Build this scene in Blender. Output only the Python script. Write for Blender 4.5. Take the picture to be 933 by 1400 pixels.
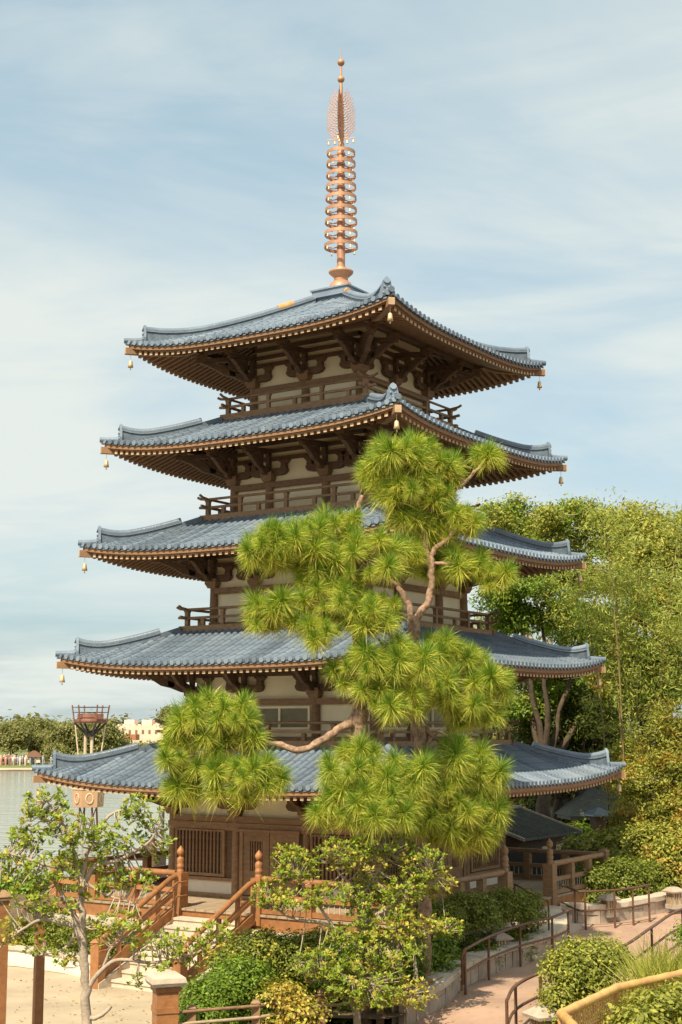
import bpy, math, random
import numpy as np
from mathutils import Vector, Matrix
PI = math.pi
for o in list(bpy.data.objects): bpy.data.objects.remove(o)
scene = bpy.context.scene
COL = scene.collection
# ------------------------------------------------------------------ camera
CAM_Y, CAM_Z, FPX, PITCH = -38.9, 5.49, 1968.0, 0.1496
cam = bpy.data.cameras.new('camera'); cam_o = bpy.data.objects.new('camera', cam); COL.objects.link(cam_o)
cam_o.location = (0, CAM_Y, CAM_Z); cam_o.rotation_euler = (PI/2 + PITCH, 0, 0)
cam.sensor_fit = 'VERTICAL'; cam.sensor_height = 36; cam.lens = FPX/1400*36
cam.clip_start = 0.5; cam.clip_end = 6000
scene.camera = cam_o
# ------------------------------------------------------------------ sun + sky
SUN_AZ, SUN_EL = math.radians(-115.0), math.radians(50)       # azimuth measured from +X
sun = bpy.data.lights.new('sun', 'SUN'); sun.energy = 3.9; sun.angle = math.radians(0.53); sun.color = (1, .87, .64)
sun_o = bpy.data.objects.new('sun', sun); COL.objects.link(sun_o)
sd = Vector((math.cos(SUN_AZ)*math.cos(SUN_EL), math.sin(SUN_AZ)*math.cos(SUN_EL), math.sin(SUN_EL)))
sun_o.rotation_euler = sd.to_track_quat('Z', 'Y').to_euler(); sun_o.location = (-20, -40, 60)
world = bpy.data.worlds.new('World'); scene.world = world; world.use_nodes = True
wt = world.node_tree; wt.nodes.clear()
def wn(t, **k):
    n = wt.nodes.new(t)
    for a, b in k.items(): setattr(n, a, b)
    return n
sky = wn('ShaderNodeTexSky', sky_type='NISHITA'); sky.sun_disc = False; sky.sun_elevation = SUN_EL
sky.sun_rotation = math.atan2(sd.x, sd.y); sky.altitude = 20; sky.air_density = 1.0; sky.dust_density = 3.0; sky.ozone_density = 1.3
tc = wn('ShaderNodeTexCoord'); sep = wn('ShaderNodeSeparateXYZ'); wt.links.new(tc.outputs['Generated'], sep.inputs[0])
def wmath(op, a, b=None):
    n = wn('ShaderNodeMath', operation=op)
    for i, s in enumerate((a, b)):
        if s is None: continue
        if isinstance(s, (int, float)): n.inputs[i].default_value = s
        else: wt.links.new(s, n.inputs[i])
    return n.outputs[0]
zc = wmath('ADD', wmath('MAXIMUM', sep.outputs['Z'], 0.0), 0.30)   # project on a cloud layer
cmb = wn('ShaderNodeCombineXYZ')
wt.links.new(wmath('DIVIDE', sep.outputs['X'], zc), cmb.inputs[0]); wt.links.new(wmath('DIVIDE', sep.outputs['Y'], zc), cmb.inputs[1])
def cloud(scale, sx, sy, rot, det, lo, hi, off=(0, 0, 0)):
    mp = wn('ShaderNodeMapping'); mp.inputs['Scale'].default_value = (sx, sy, 1); mp.inputs['Rotation'].default_value = (0, 0, rot); mp.inputs['Location'].default_value = off
    wt.links.new(cmb.outputs[0], mp.inputs[0])
    no = wn('ShaderNodeTexNoise'); no.inputs['Scale'].default_value = scale; no.inputs['Detail'].default_value = det; no.inputs['Roughness'].default_value = .55; no.inputs['Distortion'].default_value = .6
    wt.links.new(mp.outputs[0], no.inputs['Vector'])
    mr = wn('ShaderNodeMapRange', interpolation_type='SMOOTHSTEP'); mr.inputs[1].default_value = lo; mr.inputs[2].default_value = hi
    wt.links.new(no.outputs[0], mr.inputs[0]); return mr.outputs[0]
c1 = cloud(1.5, .55, 1.0, .25, 8, .36, .66, (3.1, 1.2, 0)); c2 = cloud(4.2, .45, 1.1, .38, 9, .36, .70, (7.7, 4.2, 0))
cm = wmath('MINIMUM', wmath('ADD', wmath('MULTIPLY', c1, .78), wmath('MULTIPLY', c2, .42)), .90)
mix = wn('ShaderNodeMix', data_type='RGBA'); wt.links.new(cm, mix.inputs['Factor'])
haze_mix = wn('ShaderNodeMix', data_type='RGBA'); haze_mix.inputs['Factor'].default_value = .66      # thin high veil over the whole sky
wt.links.new(sky.outputs[0], haze_mix.inputs['A']); haze_mix.inputs['B'].default_value = (2.15, 2.95, 3.1, 1)
wt.links.new(haze_mix.outputs['Result'], mix.inputs['A']); mix.inputs['B'].default_value = (3.85, 4.05, 3.8, 1)
bg = wn('ShaderNodeBackground'); bg.inputs['Strength'].default_value = .125
wt.links.new(mix.outputs['Result'], bg.inputs['Color'])
wo = wn('ShaderNodeOutputWorld'); wt.links.new(bg.outputs[0], wo.inputs['Surface'])
vs = scene.view_settings; vs.view_transform = 'Standard'; vs.look = 'None'; vs.gamma = 1; vs.exposure = 0.80; vs.use_curve_mapping = False
scene.render.engine = 'CYCLES'; scene.render.resolution_x = 682; scene.render.resolution_y = 1024
try:
    scene.cycles.max_bounces = 6; scene.cycles.transparent_max_bounces = 6
except Exception: pass

# ------------------------------------------------------------------ helpers
def at(px, py, depth):
    """photo pixel -> world point at a distance (metres in front of the camera, along +Y)"""
    x = (px-466.5)/FPX; u = (700-py)/FPX; c, s = math.cos(PITCH), math.sin(PITCH)
    d = (x, c-s*u, s+c*u); t = depth/d[1]
    return Vector((d[0]*t, CAM_Y+depth, CAM_Z+d[2]*t))
def gnd(px, py, z):
    x = (px-466.5)/FPX; u = (700-py)/FPX; c, s = math.cos(PITCH), math.sin(PITCH)
    d = (x, c-s*u, s+c*u); t = (z-CAM_Z)/d[2]
    return Vector((d[0]*t, CAM_Y+d[1]*t, z))
MATS = {}
def mat(name, col, rough=.7, var=.18, scale=6.0, metal=0.0, bump=0.0, bscale=40., spec=.5, col2=None, stretch=(1, 1, 1), objvar=.12, trans=None, island=False):
    m = bpy.data.materials.new(name); m.use_nodes = True; nt = m.node_tree; nt.nodes.clear()
    N = lambda t: nt.nodes.new(t); L = nt.links.new
    out = N('ShaderNodeOutputMaterial'); b = N('ShaderNodeBsdfPrincipled')
    b.inputs['Roughness'].default_value = rough; b.inputs['Metallic'].default_value = metal; b.inputs['Specular IOR Level'].default_value = spec
    t = N('ShaderNodeTexCoord'); mp = N('ShaderNodeMapping'); mp.inputs['Scale'].default_value = stretch; L(t.outputs['Object'], mp.inputs[0])
    n1 = N('ShaderNodeTexNoise'); n1.inputs['Scale'].default_value = scale; n1.inputs['Detail'].default_value = 6; n1.inputs['Roughness'].default_value = .62; L(mp.outputs[0], n1.inputs['Vector'])
    mr = N('ShaderNodeMapRange'); mr.inputs[1].default_value = .3; mr.inputs[2].default_value = .7; L(n1.outputs[0], mr.inputs[0])
    mx = N('ShaderNodeMix'); mx.data_type = 'RGBA'; L(mr.outputs[0], mx.inputs['Factor'])
    c2 = col2 or tuple(c*(1+var) for c in col)
    mx.inputs['A'].default_value = tuple(c*(1-var) for c in col)+(1,) if not col2 else tuple(col)+(1,); mx.inputs['B'].default_value = tuple(c2)+(1,)
    if island:
        g = N('ShaderNodeNewGeometry'); rnd = g.outputs['Random Per Island']
        ad = N('ShaderNodeMath'); ad.operation = 'MULTIPLY_ADD'; L(rnd, ad.inputs[0]); ad.inputs[1].default_value = .75; 
        sc = N('ShaderNodeMath'); sc.operation = 'MULTIPLY'; L(mr.outputs[0], sc.inputs[0]); sc.inputs[1].default_value = .35; L(sc.outputs[0], ad.inputs[2]); L(ad.outputs[0], mx.inputs['Factor'])
    else:
        oi = N('ShaderNodeObjectInfo'); rnd = oi.outputs['Random']
    hv = N('ShaderNodeHueSaturation'); vr = N('ShaderNodeMapRange'); vr.inputs[3].default_value = 1-objvar; vr.inputs[4].default_value = 1+objvar
    L(rnd, vr.inputs[0]); L(vr.outputs[0], hv.inputs['Value']); L(mx.outputs['Result'], hv.inputs['Color']); L(hv.outputs[0], b.inputs['Base Color'])
    if bump:
        n2 = N('ShaderNodeTexNoise'); n2.inputs['Scale'].default_value = bscale; n2.inputs['Detail'].default_value = 4; L(mp.outputs[0], n2.inputs['Vector'])
        bp = N('ShaderNodeBump'); bp.inputs['Strength'].default_value = bump; bp.inputs['Distance'].default_value = .02; L(n2.outputs[0], bp.inputs['Height']); L(bp.outputs[0], b.inputs['Normal'])
    if trans:
        tr = N('ShaderNodeBsdfTranslucent'); hs = N('ShaderNodeHueSaturation'); hs.inputs['Value'].default_value = 1.25; hs.inputs['Saturation'].default_value = 1.1; L(hv.outputs[0], hs.inputs['Color']); L(hs.outputs[0], tr.inputs['Color'])
        ms = N('ShaderNodeMixShader'); ms.inputs[0].default_value = trans; L(b.outputs[0], ms.inputs[1]); L(tr.outputs[0], ms.inputs[2]); L(ms.outputs[0], out.inputs['Surface'])
    else: L(b.outputs[0], out.inputs['Surface'])
    MATS[name] = m; return m
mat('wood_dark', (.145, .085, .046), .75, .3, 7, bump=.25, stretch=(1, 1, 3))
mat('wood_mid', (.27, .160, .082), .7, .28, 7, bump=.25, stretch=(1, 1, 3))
mat('wood_rafter', (.27, .150, .076), .7, .22, 9)
mat('wood_end', (.54, .38, .23), .7, .15, 5)
mat('wood_stain', (.32, .14, .052), .55, .25, 6, bump=.2)
mat('wood_deck', (.36, .27, .18), .75, .2, 5, bump=.2)
mat('plaster', (.92, .83, .58), .9, .08, 1.4, bump=.1, bscale=60)
mat('plaster_white', (.70, .64, .54), .9, .06, 3, bump=.1)
mat('glaze', (.125, .17, .235), .33, .40, 1.6, bump=.3, bscale=25, spec=.6, objvar=.28, col2=(.205, .255, .31))
mat('glaze_dark', (.10, .13, .165), .45, .35, 7, bump=.4, bscale=30)
mat('terracotta', (.62, .30, .10), .7, .2, 6)
mat('copper', (.50, .27, .16), .5, .14, 5, metal=.25)
mat('gilt', (.74, .54, .30), .45, .15, 8, metal=.35)
mat('iron', (.05, .035, .03), .5, .3, 9)
mat('window_pane', (.20, .17, .08), .35, .2, 3)
mat('stone', (.40, .33, .26), .9, .2, 5, bump=.5, bscale=22)
mat('stone_pale', (.54, .46, .36), .9, .14, 4, bump=.4, bscale=25)

class MB:
    def __init__(s): s.v = []; s.f = []; s.sm = []
    def add(s, v, f, sm=False):
        k = len(s.v); s.v.extend([tuple(p) for p in v]); s.f.extend([tuple(i+k for i in q) for q in f]); s.sm.extend([sm]*len(f)); return s
    def box(s, x0, x1, y0, y1, z0, z1):
        v = [(x0, y0, z0), (x1, y0, z0), (x1, y1, z0), (x0, y1, z0), (x0, y0, z1), (x1, y0, z1), (x1, y1, z1), (x0, y1, z1)]
        return s.add(v, [(3, 2, 1, 0), (4, 5, 6, 7), (0, 1, 5, 4), (1, 2, 6, 5), (2, 3, 7, 6), (3, 0, 4, 7)])
    def taper(s, cx, cy, z0, z1, w0, w1, d0=None, d1=None):
        d0 = d0 or w0; d1 = d1 or w1; v = []
        for z, w, d in ((z0, w0, d0), (z1, w1, d1)): v += [(cx-w/2, cy-d/2, z), (cx+w/2, cy-d/2, z), (cx+w/2, cy+d/2, z), (cx-w/2, cy+d/2, z)]
        return s.add(v, [(3, 2, 1, 0), (4, 5, 6, 7), (0, 1, 5, 4), (1, 2, 6, 5), (2, 3, 7, 6), (3, 0, 4, 7)])
    def bar(s, a, b, w, h, up=(0, 0, 1)):
        a = Vector(a); b = Vector(b); d = (b-a).normalized(); sd_ = d.cross(Vector(up))
        if sd_.length < 1e-5: sd_ = Vector((1, 0, 0))
        sd_.normalize(); u = sd_.cross(d).normalized(); v = []
        for p in (a, b):
            for i, j in ((-1, -1), (1, -1), (1, 1), (-1, 1)): v.append(p+sd_*i*w/2+u*j*h/2)
        return s.add(v, [(3, 2, 1, 0), (4, 5, 6, 7), (0, 1, 5, 4), (1, 2, 6, 5), (2, 3, 7, 6), (3, 0, 4, 7)])
    def sweep(s, pts, w, h, up=(0, 0, 1)):
        """rectangular section swept along a polyline; up kept vertical"""
        n = len(pts); v = []; pts = [Vector(p) for p in pts]
        for i, p in enumerate(pts):
            d = (pts[min(i+1, n-1)]-pts[max(i-1, 0)]).normalized(); sv = d.cross(Vector(up)).normalized(); u = sv.cross(d).normalized()
            for a, b in ((-1, -1), (1, -1), (1, 1), (-1, 1)): v.append(p+sv*a*w/2+u*b*h/2)
        f = [(3, 2, 1, 0), tuple(range(4*n-4, 4*n))]
        for i in range(n-1):
            for k in range(4): f.append((4*i+k, 4*i+(k+1) % 4, 4*i+4+(k+1) % 4, 4*i+4+k))
        return s.add(v, f)
    def prism(s, poly, o, ex, ey, ez):
        o, ex, ey, ez = map(Vector, (o, ex, ey, ez)); n = len(poly)
        v = [o+ex*a+ey*b for a, b in poly]+[o+ex*a+ey*b+ez for a, b in poly]
        return s.add(v, [tuple(range(n-1, -1, -1)), tuple(range(n, 2*n))]+[(i, (i+1) % n, n+(i+1) % n, n+i) for i in range(n)])
    def tube(s, pts, rads, n=8, cap=True, sm=True):
        pts = [Vector(p) for p in pts]; m = len(pts); v = []
        if not hasattr(rads, '__len__'): rads = [rads]*m
        ref = None
        for i, p in enumerate(pts):
            d = (pts[min(i+1, m-1)]-pts[max(i-1, 0)])
            d = d.normalized() if d.length > 1e-9 else Vector((0, 0, 1))
            if ref is None: ref = Vector((1, 0, 0)) if abs(d.x) < .8 else Vector((0, 1, 0))
            a = (ref-d*ref.dot(d)).normalized(); ref = a; b = d.cross(a)
            for k in range(n): t = 2*PI*k/n; v.append(p+(a*math.cos(t)+b*math.sin(t))*rads[i])
        f = [(i*n+k, i*n+(k+1) % n, (i+1)*n+(k+1) % n, (i+1)*n+k) for i in range(m-1) for k in range(n)]
        s.add(v, f, sm)
        if cap: s.add(v[:n], [tuple(range(n-1, -1, -1))]); s.add(v[-n:], [tuple(range(n))])
        return s
    def lathe(s, prof, n=16, c=(0, 0, 0), sm=True):
        v = []; m = len(prof)
        for r, z in prof:
            for k in range(n): t = 2*PI*k/n; v.append((c[0]+r*math.cos(t), c[1]+r*math.sin(t), c[2]+z))
        f = [(i*n+k, i*n+(k+1) % n, (i+1)*n+(k+1) % n, (i+1)*n+k) for i in range(m-1) for k in range(n)]
        s.add(v, f, sm); 
        if prof[0][0] > 1e-4: s.add(v[:n], [tuple(range(n-1, -1, -1))])
        if prof[-1][0] > 1e-4: s.add(v[-n:], [tuple(range(n))])
        return s
    def ball(s, c, r, n=10, m=7, sq=1.0):
        return s.lathe([(r*math.sin(PI*i/m) if 0 < i < m else 1e-5, -r*sq*math.cos(PI*i/m)) for i in range(m+1)], n, c)
    def mesh(s, name, m):
        me = bpy.data.meshes.new(name); me.from_pydata(s.v, [], s.f); me.polygons.foreach_set('use_smooth', s.sm); me.update()
        if m: me.materials.append(MATS[m] if isinstance(m, str) else m)
        return me
def tag(o, label=None, cat=None, group=None, kind=None):
    for k, v in (('label', label), ('category', cat), ('group', group), ('kind', kind)):
        if v: o[k] = v
    return o
def link(name, me, parent=None, loc=None, rz=0.0):
    o = bpy.data.objects.new(name, me); COL.objects.link(o)
    if parent: o.parent = parent
    if loc is not None: o.location = loc
    if rz: o.rotation_euler = (0, 0, rz)
    return o
def obj(name, mb, m, parent=None, loc=None, rz=0.0): return link(name, mb.mesh(name, m), parent, loc, rz)
def empty(name, loc=(0, 0, 0), rz=0.0): return link(name, None, None, loc, rz)
def four(name, mb, m, parent, sides=(0, 1, 2, 3)):
    me = mb.mesh(name, m); return [link(name, me, parent, None, k*PI/2) for k in sides]
# ================================================================== pagoda
ROT = 0.204-PI/4
pagoda = empty('pagoda', (0, 0, 0), ROT)
tag(pagoda, 'tall five-storey wooden pagoda with blue-grey tiled roofs and a copper spire', 'pagoda')
RE = [5.64, 5.285, 4.935, 4.585, 4.175]             # eave half widths
ZM = [4.17, 7.10, 10.01, 12.775, 15.49]             # eave tile centre height, mid side
BW = [3.13, 2.80, 2.44, 2.08, 1.72]                 # wall half widths
CAPZ = [3.33, 6.25, 9.19, 11.96, 14.67]             # column head height
FLZ = [1.31, 5.20, 8.17, 11.14, 13.92]              # floor height
COLS = [[-3.13, -1.08, 1.08, 3.13], [-2.8, -1.10, 1.10, 2.8], [-2.44, -1.06, 1.06, 2.44], [-2.08, -.90, .90, 2.08], [-1.72, 0, 1.72]]
RT = [BW[i+1]+.62 for i in range(4)]+[.52]
ZT = [5.06, 8.03, 10.99, 13.73, 17.22]
LIFT = [.32, .29, .29, .30, .33]
def roofz(i, u, r):
    t = (RE[i]-r)/(RE[i]-RT[i]); t = max(min(t, 1), -.05)
    return ZM[i]+(ZT[i]-ZM[i])*(.80*t+.20*t*t)+LIFT[i]*(abs(u)/RE[i])**3.2*max(1-t, 0)**1.2
def rafz(i, u, r):
    t = (RE[i]-r)/(RE[i]-BW[i])
    return ZM[i]-.225+.35*(RE[i]-r)+LIFT[i]*(abs(u)/RE[i])**3.2*max(1-t, 0)**1.2
SP = .207
roll_left = 0
for i in range(5):
    re, rt, b = RE[i], RT[i], BW[i]
    # --- roof base surface (pan tiles), the part that carries all roof pieces
    mb = MB(); NU, NR = 40, 8
    for k in range(4):
        ca, sa = math.cos(k*PI/2), math.sin(k*PI/2); v = []
        for j in range(NR+1):
            r = re+(rt-re)*j/NR
            for n in range(NU+1):
                q = 2*n/NU-1; q = math.copysign(abs(q)**.8, q); u = q*r; z = roofz(i, u, r)-.055
                v.append((ca*u+sa*r, sa*u-ca*r, z))
        mb.add(v, [(j*(NU+1)+n, j*(NU+1)+n+1, (j+1)*(NU+1)+n+1, (j+1)*(NU+1)+n) for j in range(NR) for n in range(NU)], True)
    roof = obj('roof', mb, 'glaze_dark', pagoda)  # darker glaze on the pans paints in the shade between the rolls
    # --- roll tiles
    n = int(2*re/SP); us = [(j-(n-1)/2)*(2*re-.16)/(n-1) for j in range(n)]
    def roll(mb, u, seg=6):
        top = max(rt, abs(u)+.02); pts = [(u, -(re+.02+(top-re-.02)*j/seg)) for j in range(seg+1)]; R = .074; v = []; m = 6
        for q in range(seg):
            for (x, y), rr in ((pts[q], R*1.05), (pts[q+1], R*.95)):
                z = roofz(i, u, -y)
                for a in range(m): t = PI*(a/(m-1)); v.append((x-rr*math.cos(t), y, z-.045+rr*1.15*math.sin(t)))
        mb.add(v, [(j*m+a, j*m+a+1, (j+1)*m+a+1, (j+1)*m+a) for j in range(0, 2*seg, 2) for a in range(m-1)], True)
        y = -(re+.022); z = roofz(i, u, re)-.01; d = [(u+.068*math.cos(2*PI*a/10), y, z+.068*math.sin(2*PI*a/10)) for a in range(10)]
        d2 = [(p[0], p[1]+.07, p[2]) for p in d]
        mb.add(d+d2, [tuple(range(10))]+[(a, 10+a, 10+(a+1) % 10, (a+1) % 10) for a in range(10)])
        # pan-tile lip hanging between this roll and the next
        mb.box(u+.055, u+SP-.055, -(re-.015), -(re-.05), z-.085, z-.045)
        return mb
    single = [0] if i else [0, 1]
    for k in range(4):
        if k in single:
            for u in us: link('roll_tile', roll(MB(), u).mesh('roll_tile', 'glaze'), roof, None, k*PI/2)
        else:
            mb = MB()
            for u in us: roll(mb, u, 5)
            tag(obj('roll_tile_field', mb, 'glaze', roof, None, k*PI/2), kind='stuff')
    # --- eave boards under the tiles
    mb = MB(); m = 24
    for k in range(4):
        ca, sa = math.cos(k*PI/2), math.sin(k*PI/2)
        for (o0, o1, h0, h1) in ((.045, .20, -.185, -.085), (.10, .30, -.225, -.185)):
            v = []
            for j in range(m+1):
                q = 2*j/m-1
                for rr, h in ((re-o0, h0), (re-o0, h1), (re-o1, h1), (re-o1, h0)):
                    u = q*rr; z = ZM[i]+LIFT[i]*(abs(q))**3.2+h; v.append((ca*u+sa*rr, sa*u-ca*rr, z))
            mb.add(v, [(4*j+a, 4*j+4+a, 4*j+4+(a+1) % 4, 4*j+(a+1) % 4) for j in range(m) for a in range(4)])
    obj('eave_board', mb, 'wood_rafter', roof)
    # --- rafters + soffit boards
    nr = int(2*re/.192); ur = [(j-(nr-1)/2)*(2*re-.40)/(nr-1) for j in range(nr)]
    mb = MB(); me_ = MB()
    for u in ur:
        r1 = max(b-.05, abs(u)+.03); r0 = re-.12; pts = []
        if r0-r1 < .05: continue
        for j in range(4):
            r = r0+(r1-r0)*j/3; pts.append((u, -r, rafz(i, u, r)-.055))
        mb.sweep(pts, .085, .105)
        e = pts[0]; me_.box(u-.045, u+.045, -(re-.117), -(re-.13), e[2]-.055, e[2]+.053)
    for o in four('rafter_row', mb, 'wood_rafter', roof): tag(o, kind='stuff')
    for o in four('rafter_end_row', me_, 'wood_end', roof): tag(o, kind='stuff')
    mb = MB(); v = []; m = 20
    for j in range(5):
        r = re-.1+(b-.02-re+.1)*j/4
        for q in range(m+1): u = (2*q/m-1)*r; v.append((u, -r, rafz(i, u, r)+.004))
    mb.add(v, [(j*(m+1)+q, (j+1)*(m+1)+q, (j+1)*(m+1)+q+1, j*(m+1)+q+1) for j in range(4) for q in range(m)], True)
    four('soffit_board', mb, 'wood_mid', roof)
    # --- hip ridges, end tiles, corner beams
    s2 = 2**.5; rend = re-.37; rk = rt+.38 if i < 4 else rt
    def hz(r): return roofz(i, r, r)
    pts = []; mr = MB(); mc = MB(); N = 12; vv = []
    for j in range(N+1):
        t = j/N; r = rend+(rk-rend)*t; e = max(0, 1-t*2.6)**2; h = (.20+.15*e) if i < 4 else (.17+.18*e); pts.append((r, hz(r), h))
    dg = Vector((1, -1, 0)).normalized(); sv = Vector((1, 1, 0)).normalized(); W = .105
    for j, (r, z, h) in enumerate(pts):
        p = Vector((r, -r, z-.03)); vv += [p-sv*W, p+sv*W, p+sv*W*.8+Vector((0, 0, h)), p-sv*W*.8+Vector((0, 0, h))]
    mr.add(vv, [(3, 2, 1, 0), tuple(range(4*N, 4*N+4))]+[(4*j+a, 4*j+4+a, 4*j+4+(a+1) % 4, 4*j+(a+1) % 4) for j in range(N) for a in range(4)])
    four('hip_ridge', mr, 'glaze_dark', roof)
    cp = [(r, -r, z+h-.02) for r, z, h in pts]; e0 = pts[0]; cp.insert(0, (e0[0]+.07, -e0[0]-.07, e0[1]+e0[2]+.012))
    mc.tube(cp, .085, 8); mc.sweep([(p[0], p[1], p[2]-.06) for p in cp[1:]], .25, .03)
    four('ridge_cap', mc, 'glaze', roof)
    # ogre-face end tile: shield outline with a horn, proud bosses
    mo = MB(); hh = pts[0][2]+.05; sh = [(-.15, -.05), (.15, -.05), (.17, .08), (.135, .2), (.10, hh-.05), (.05, hh+.02), (0, hh+.06), (-.05, hh+.02), (-.10, hh-.05), (-.135, .2), (-.17, .08)]
    o = Vector((rend+.005, -rend-.005, hz(rend))); mo.prism(sh, o, sv, (0, 0, 1), dg*.07)
    for a, c in ((-.06, .2), (.06, .2), (0, .12), (-.08, .05), (.08, .05)): mo.ball(o+sv*a+Vector((0, 0, c))+dg*.075, .035, 6, 4)
    four('ridge_end_tile', mo, 'glaze', roof)
    # lower roll along the hip out to the tip, and the low ridge above the knee
    ml = MB(); ml.tube([(r, -r, hz(r)+.02) for r in (re+.05, re-.1, re-.25, rend+.05)], [.075, .08, .085, .085], 8); four('hip_tip_tile', ml, 'glaze', roof)
    if i < 4:
        ml = MB(); ml.sweep([(r, -r, hz(r)+.05) for r in (rk, rk-.15, rt)], .2, .14); four('low_ridge', ml, 'glaze_dark', roof)
    mcb = MB(); tipz = hz(re)+.07
    mcb.sweep([(re+.02, -re-.02, tipz-.335), (re-.4, -re+.4, tipz-.35), (re-1.0, -re+1.0, tipz-.32), (b, -b, rafz(i, b, b)-.10)], .15, .17)
    four('corner_beam', mcb, 'wood_rafter', roof)
    mcb = MB(); p = Vector((re+.016, -re-.016, tipz-.335)); mcb.bar(p, p+dg*.02, .155, .175); four('beam_end_plate', mcb, 'wood_end', roof)

# terracotta-coloured ridge tiles on the top roof
tp5 = [o for o in pagoda.children if o.name.startswith('roof')][-1]
for k, r0, r1 in ((3, 1.25, .95), (0, .72, .60)):
    i = 4; mb = MB(); mb.tube([(r, -r, roofz(4, r, r)+.17) for r in (r0, (r0+r1)/2, r1)], .10, 8); obj('terracotta_ridge_tile', mb, 'terracotta', tp5, None, k*PI/2)
# --- storeys
def wall_arm(b, c, xs, lim):
    out = []
    for u in xs:
        mb = MB(); T = .12
        for sgn in (-1, 1):
            if abs(u)+.01 >= b and sgn*u > 0: continue
            L_ = .60
            mb.prism([(0, .17), (.40*L_/.6, .16), (.53*L_/.6, .185), (L_-.01, .25), (L_, .30), (L_-.03, .345), (0, .345)] if sgn > 0 else
                     [(0, .345), (-L_+.03, .345), (-L_, .30), (-L_+.01, .25), (-.53*L_/.6, .185), (-.40*L_/.6, .16), (0, .17)], (u, -b+.045, c), (1, 0, 0), (0, 0, 1), (0, -T, 0))
            q = [(L_-.19, .345), (L_-.04, .345), (L_-.03, .40), (L_-.05, .43), (L_+.0, .48), (L_+.06, .53), (L_+.065, .565), (L_-.27, .565), (L_-.26, .52), (L_-.2, .49), (L_-.18, .43), (L_-.2, .39)]
            if sgn < 0: q = [(-x, y) for x, y in q][::-1]
            mb.prism(q, (u, -b+.045, c), (1, 0, 0), (0, 0, 1), (0, -T, 0))
        out.append(mb)
    return out
def eave_bracket(b, c, u, zp, rp, ux=1.0, zw=None):
    """cloud-shaped bracket in the plane across the wall, two eye openings, tail rafter and block below the purlin"""
    mb = MB(); T = .12; L_ = (rp-b)/1.0
    o = (u-T/2, -b, c); ex, ey, ez = (0, -1, 0), (0, 0, 1), (T, 0, 0)
    h = zp-c
    mb.prism([(0, .18), (.18, .17), (.34, .20), (.42*L_, .30), (.60*L_, .36), (.72*L_, .47), (.86*L_, h-.27), (1.0*L_, h-.20), (.80*L_, h-.16), (.62*L_, h-.22), (.48*L_, .50), (.34*L_, .42), (.18, .36), (0, .34)][::-1], o, ex, ey, ez)
    mb.prism([(0, h-.10), (0, h+.05), (.6*L_, h+.0), (1.12*L_, h-.08), (1.12*L_, h-.19), (.6*L_, h-.12)], o, ex, ey, ez)       # tail rafter
    for a0, a1 in ((0, .09), (.36*L_, .47*L_)):
        mb.prism([(a0, .32), (a0-.02 if a0 else 0, h-.09), (a1+.03, h-.09), (a1, .34)], o, ex, ey, ez)
    mb.box(u-.13, u+.13, -rp-.13, -rp+.13, zp-.06, zp+.044)       # bearing block
    return mb
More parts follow.
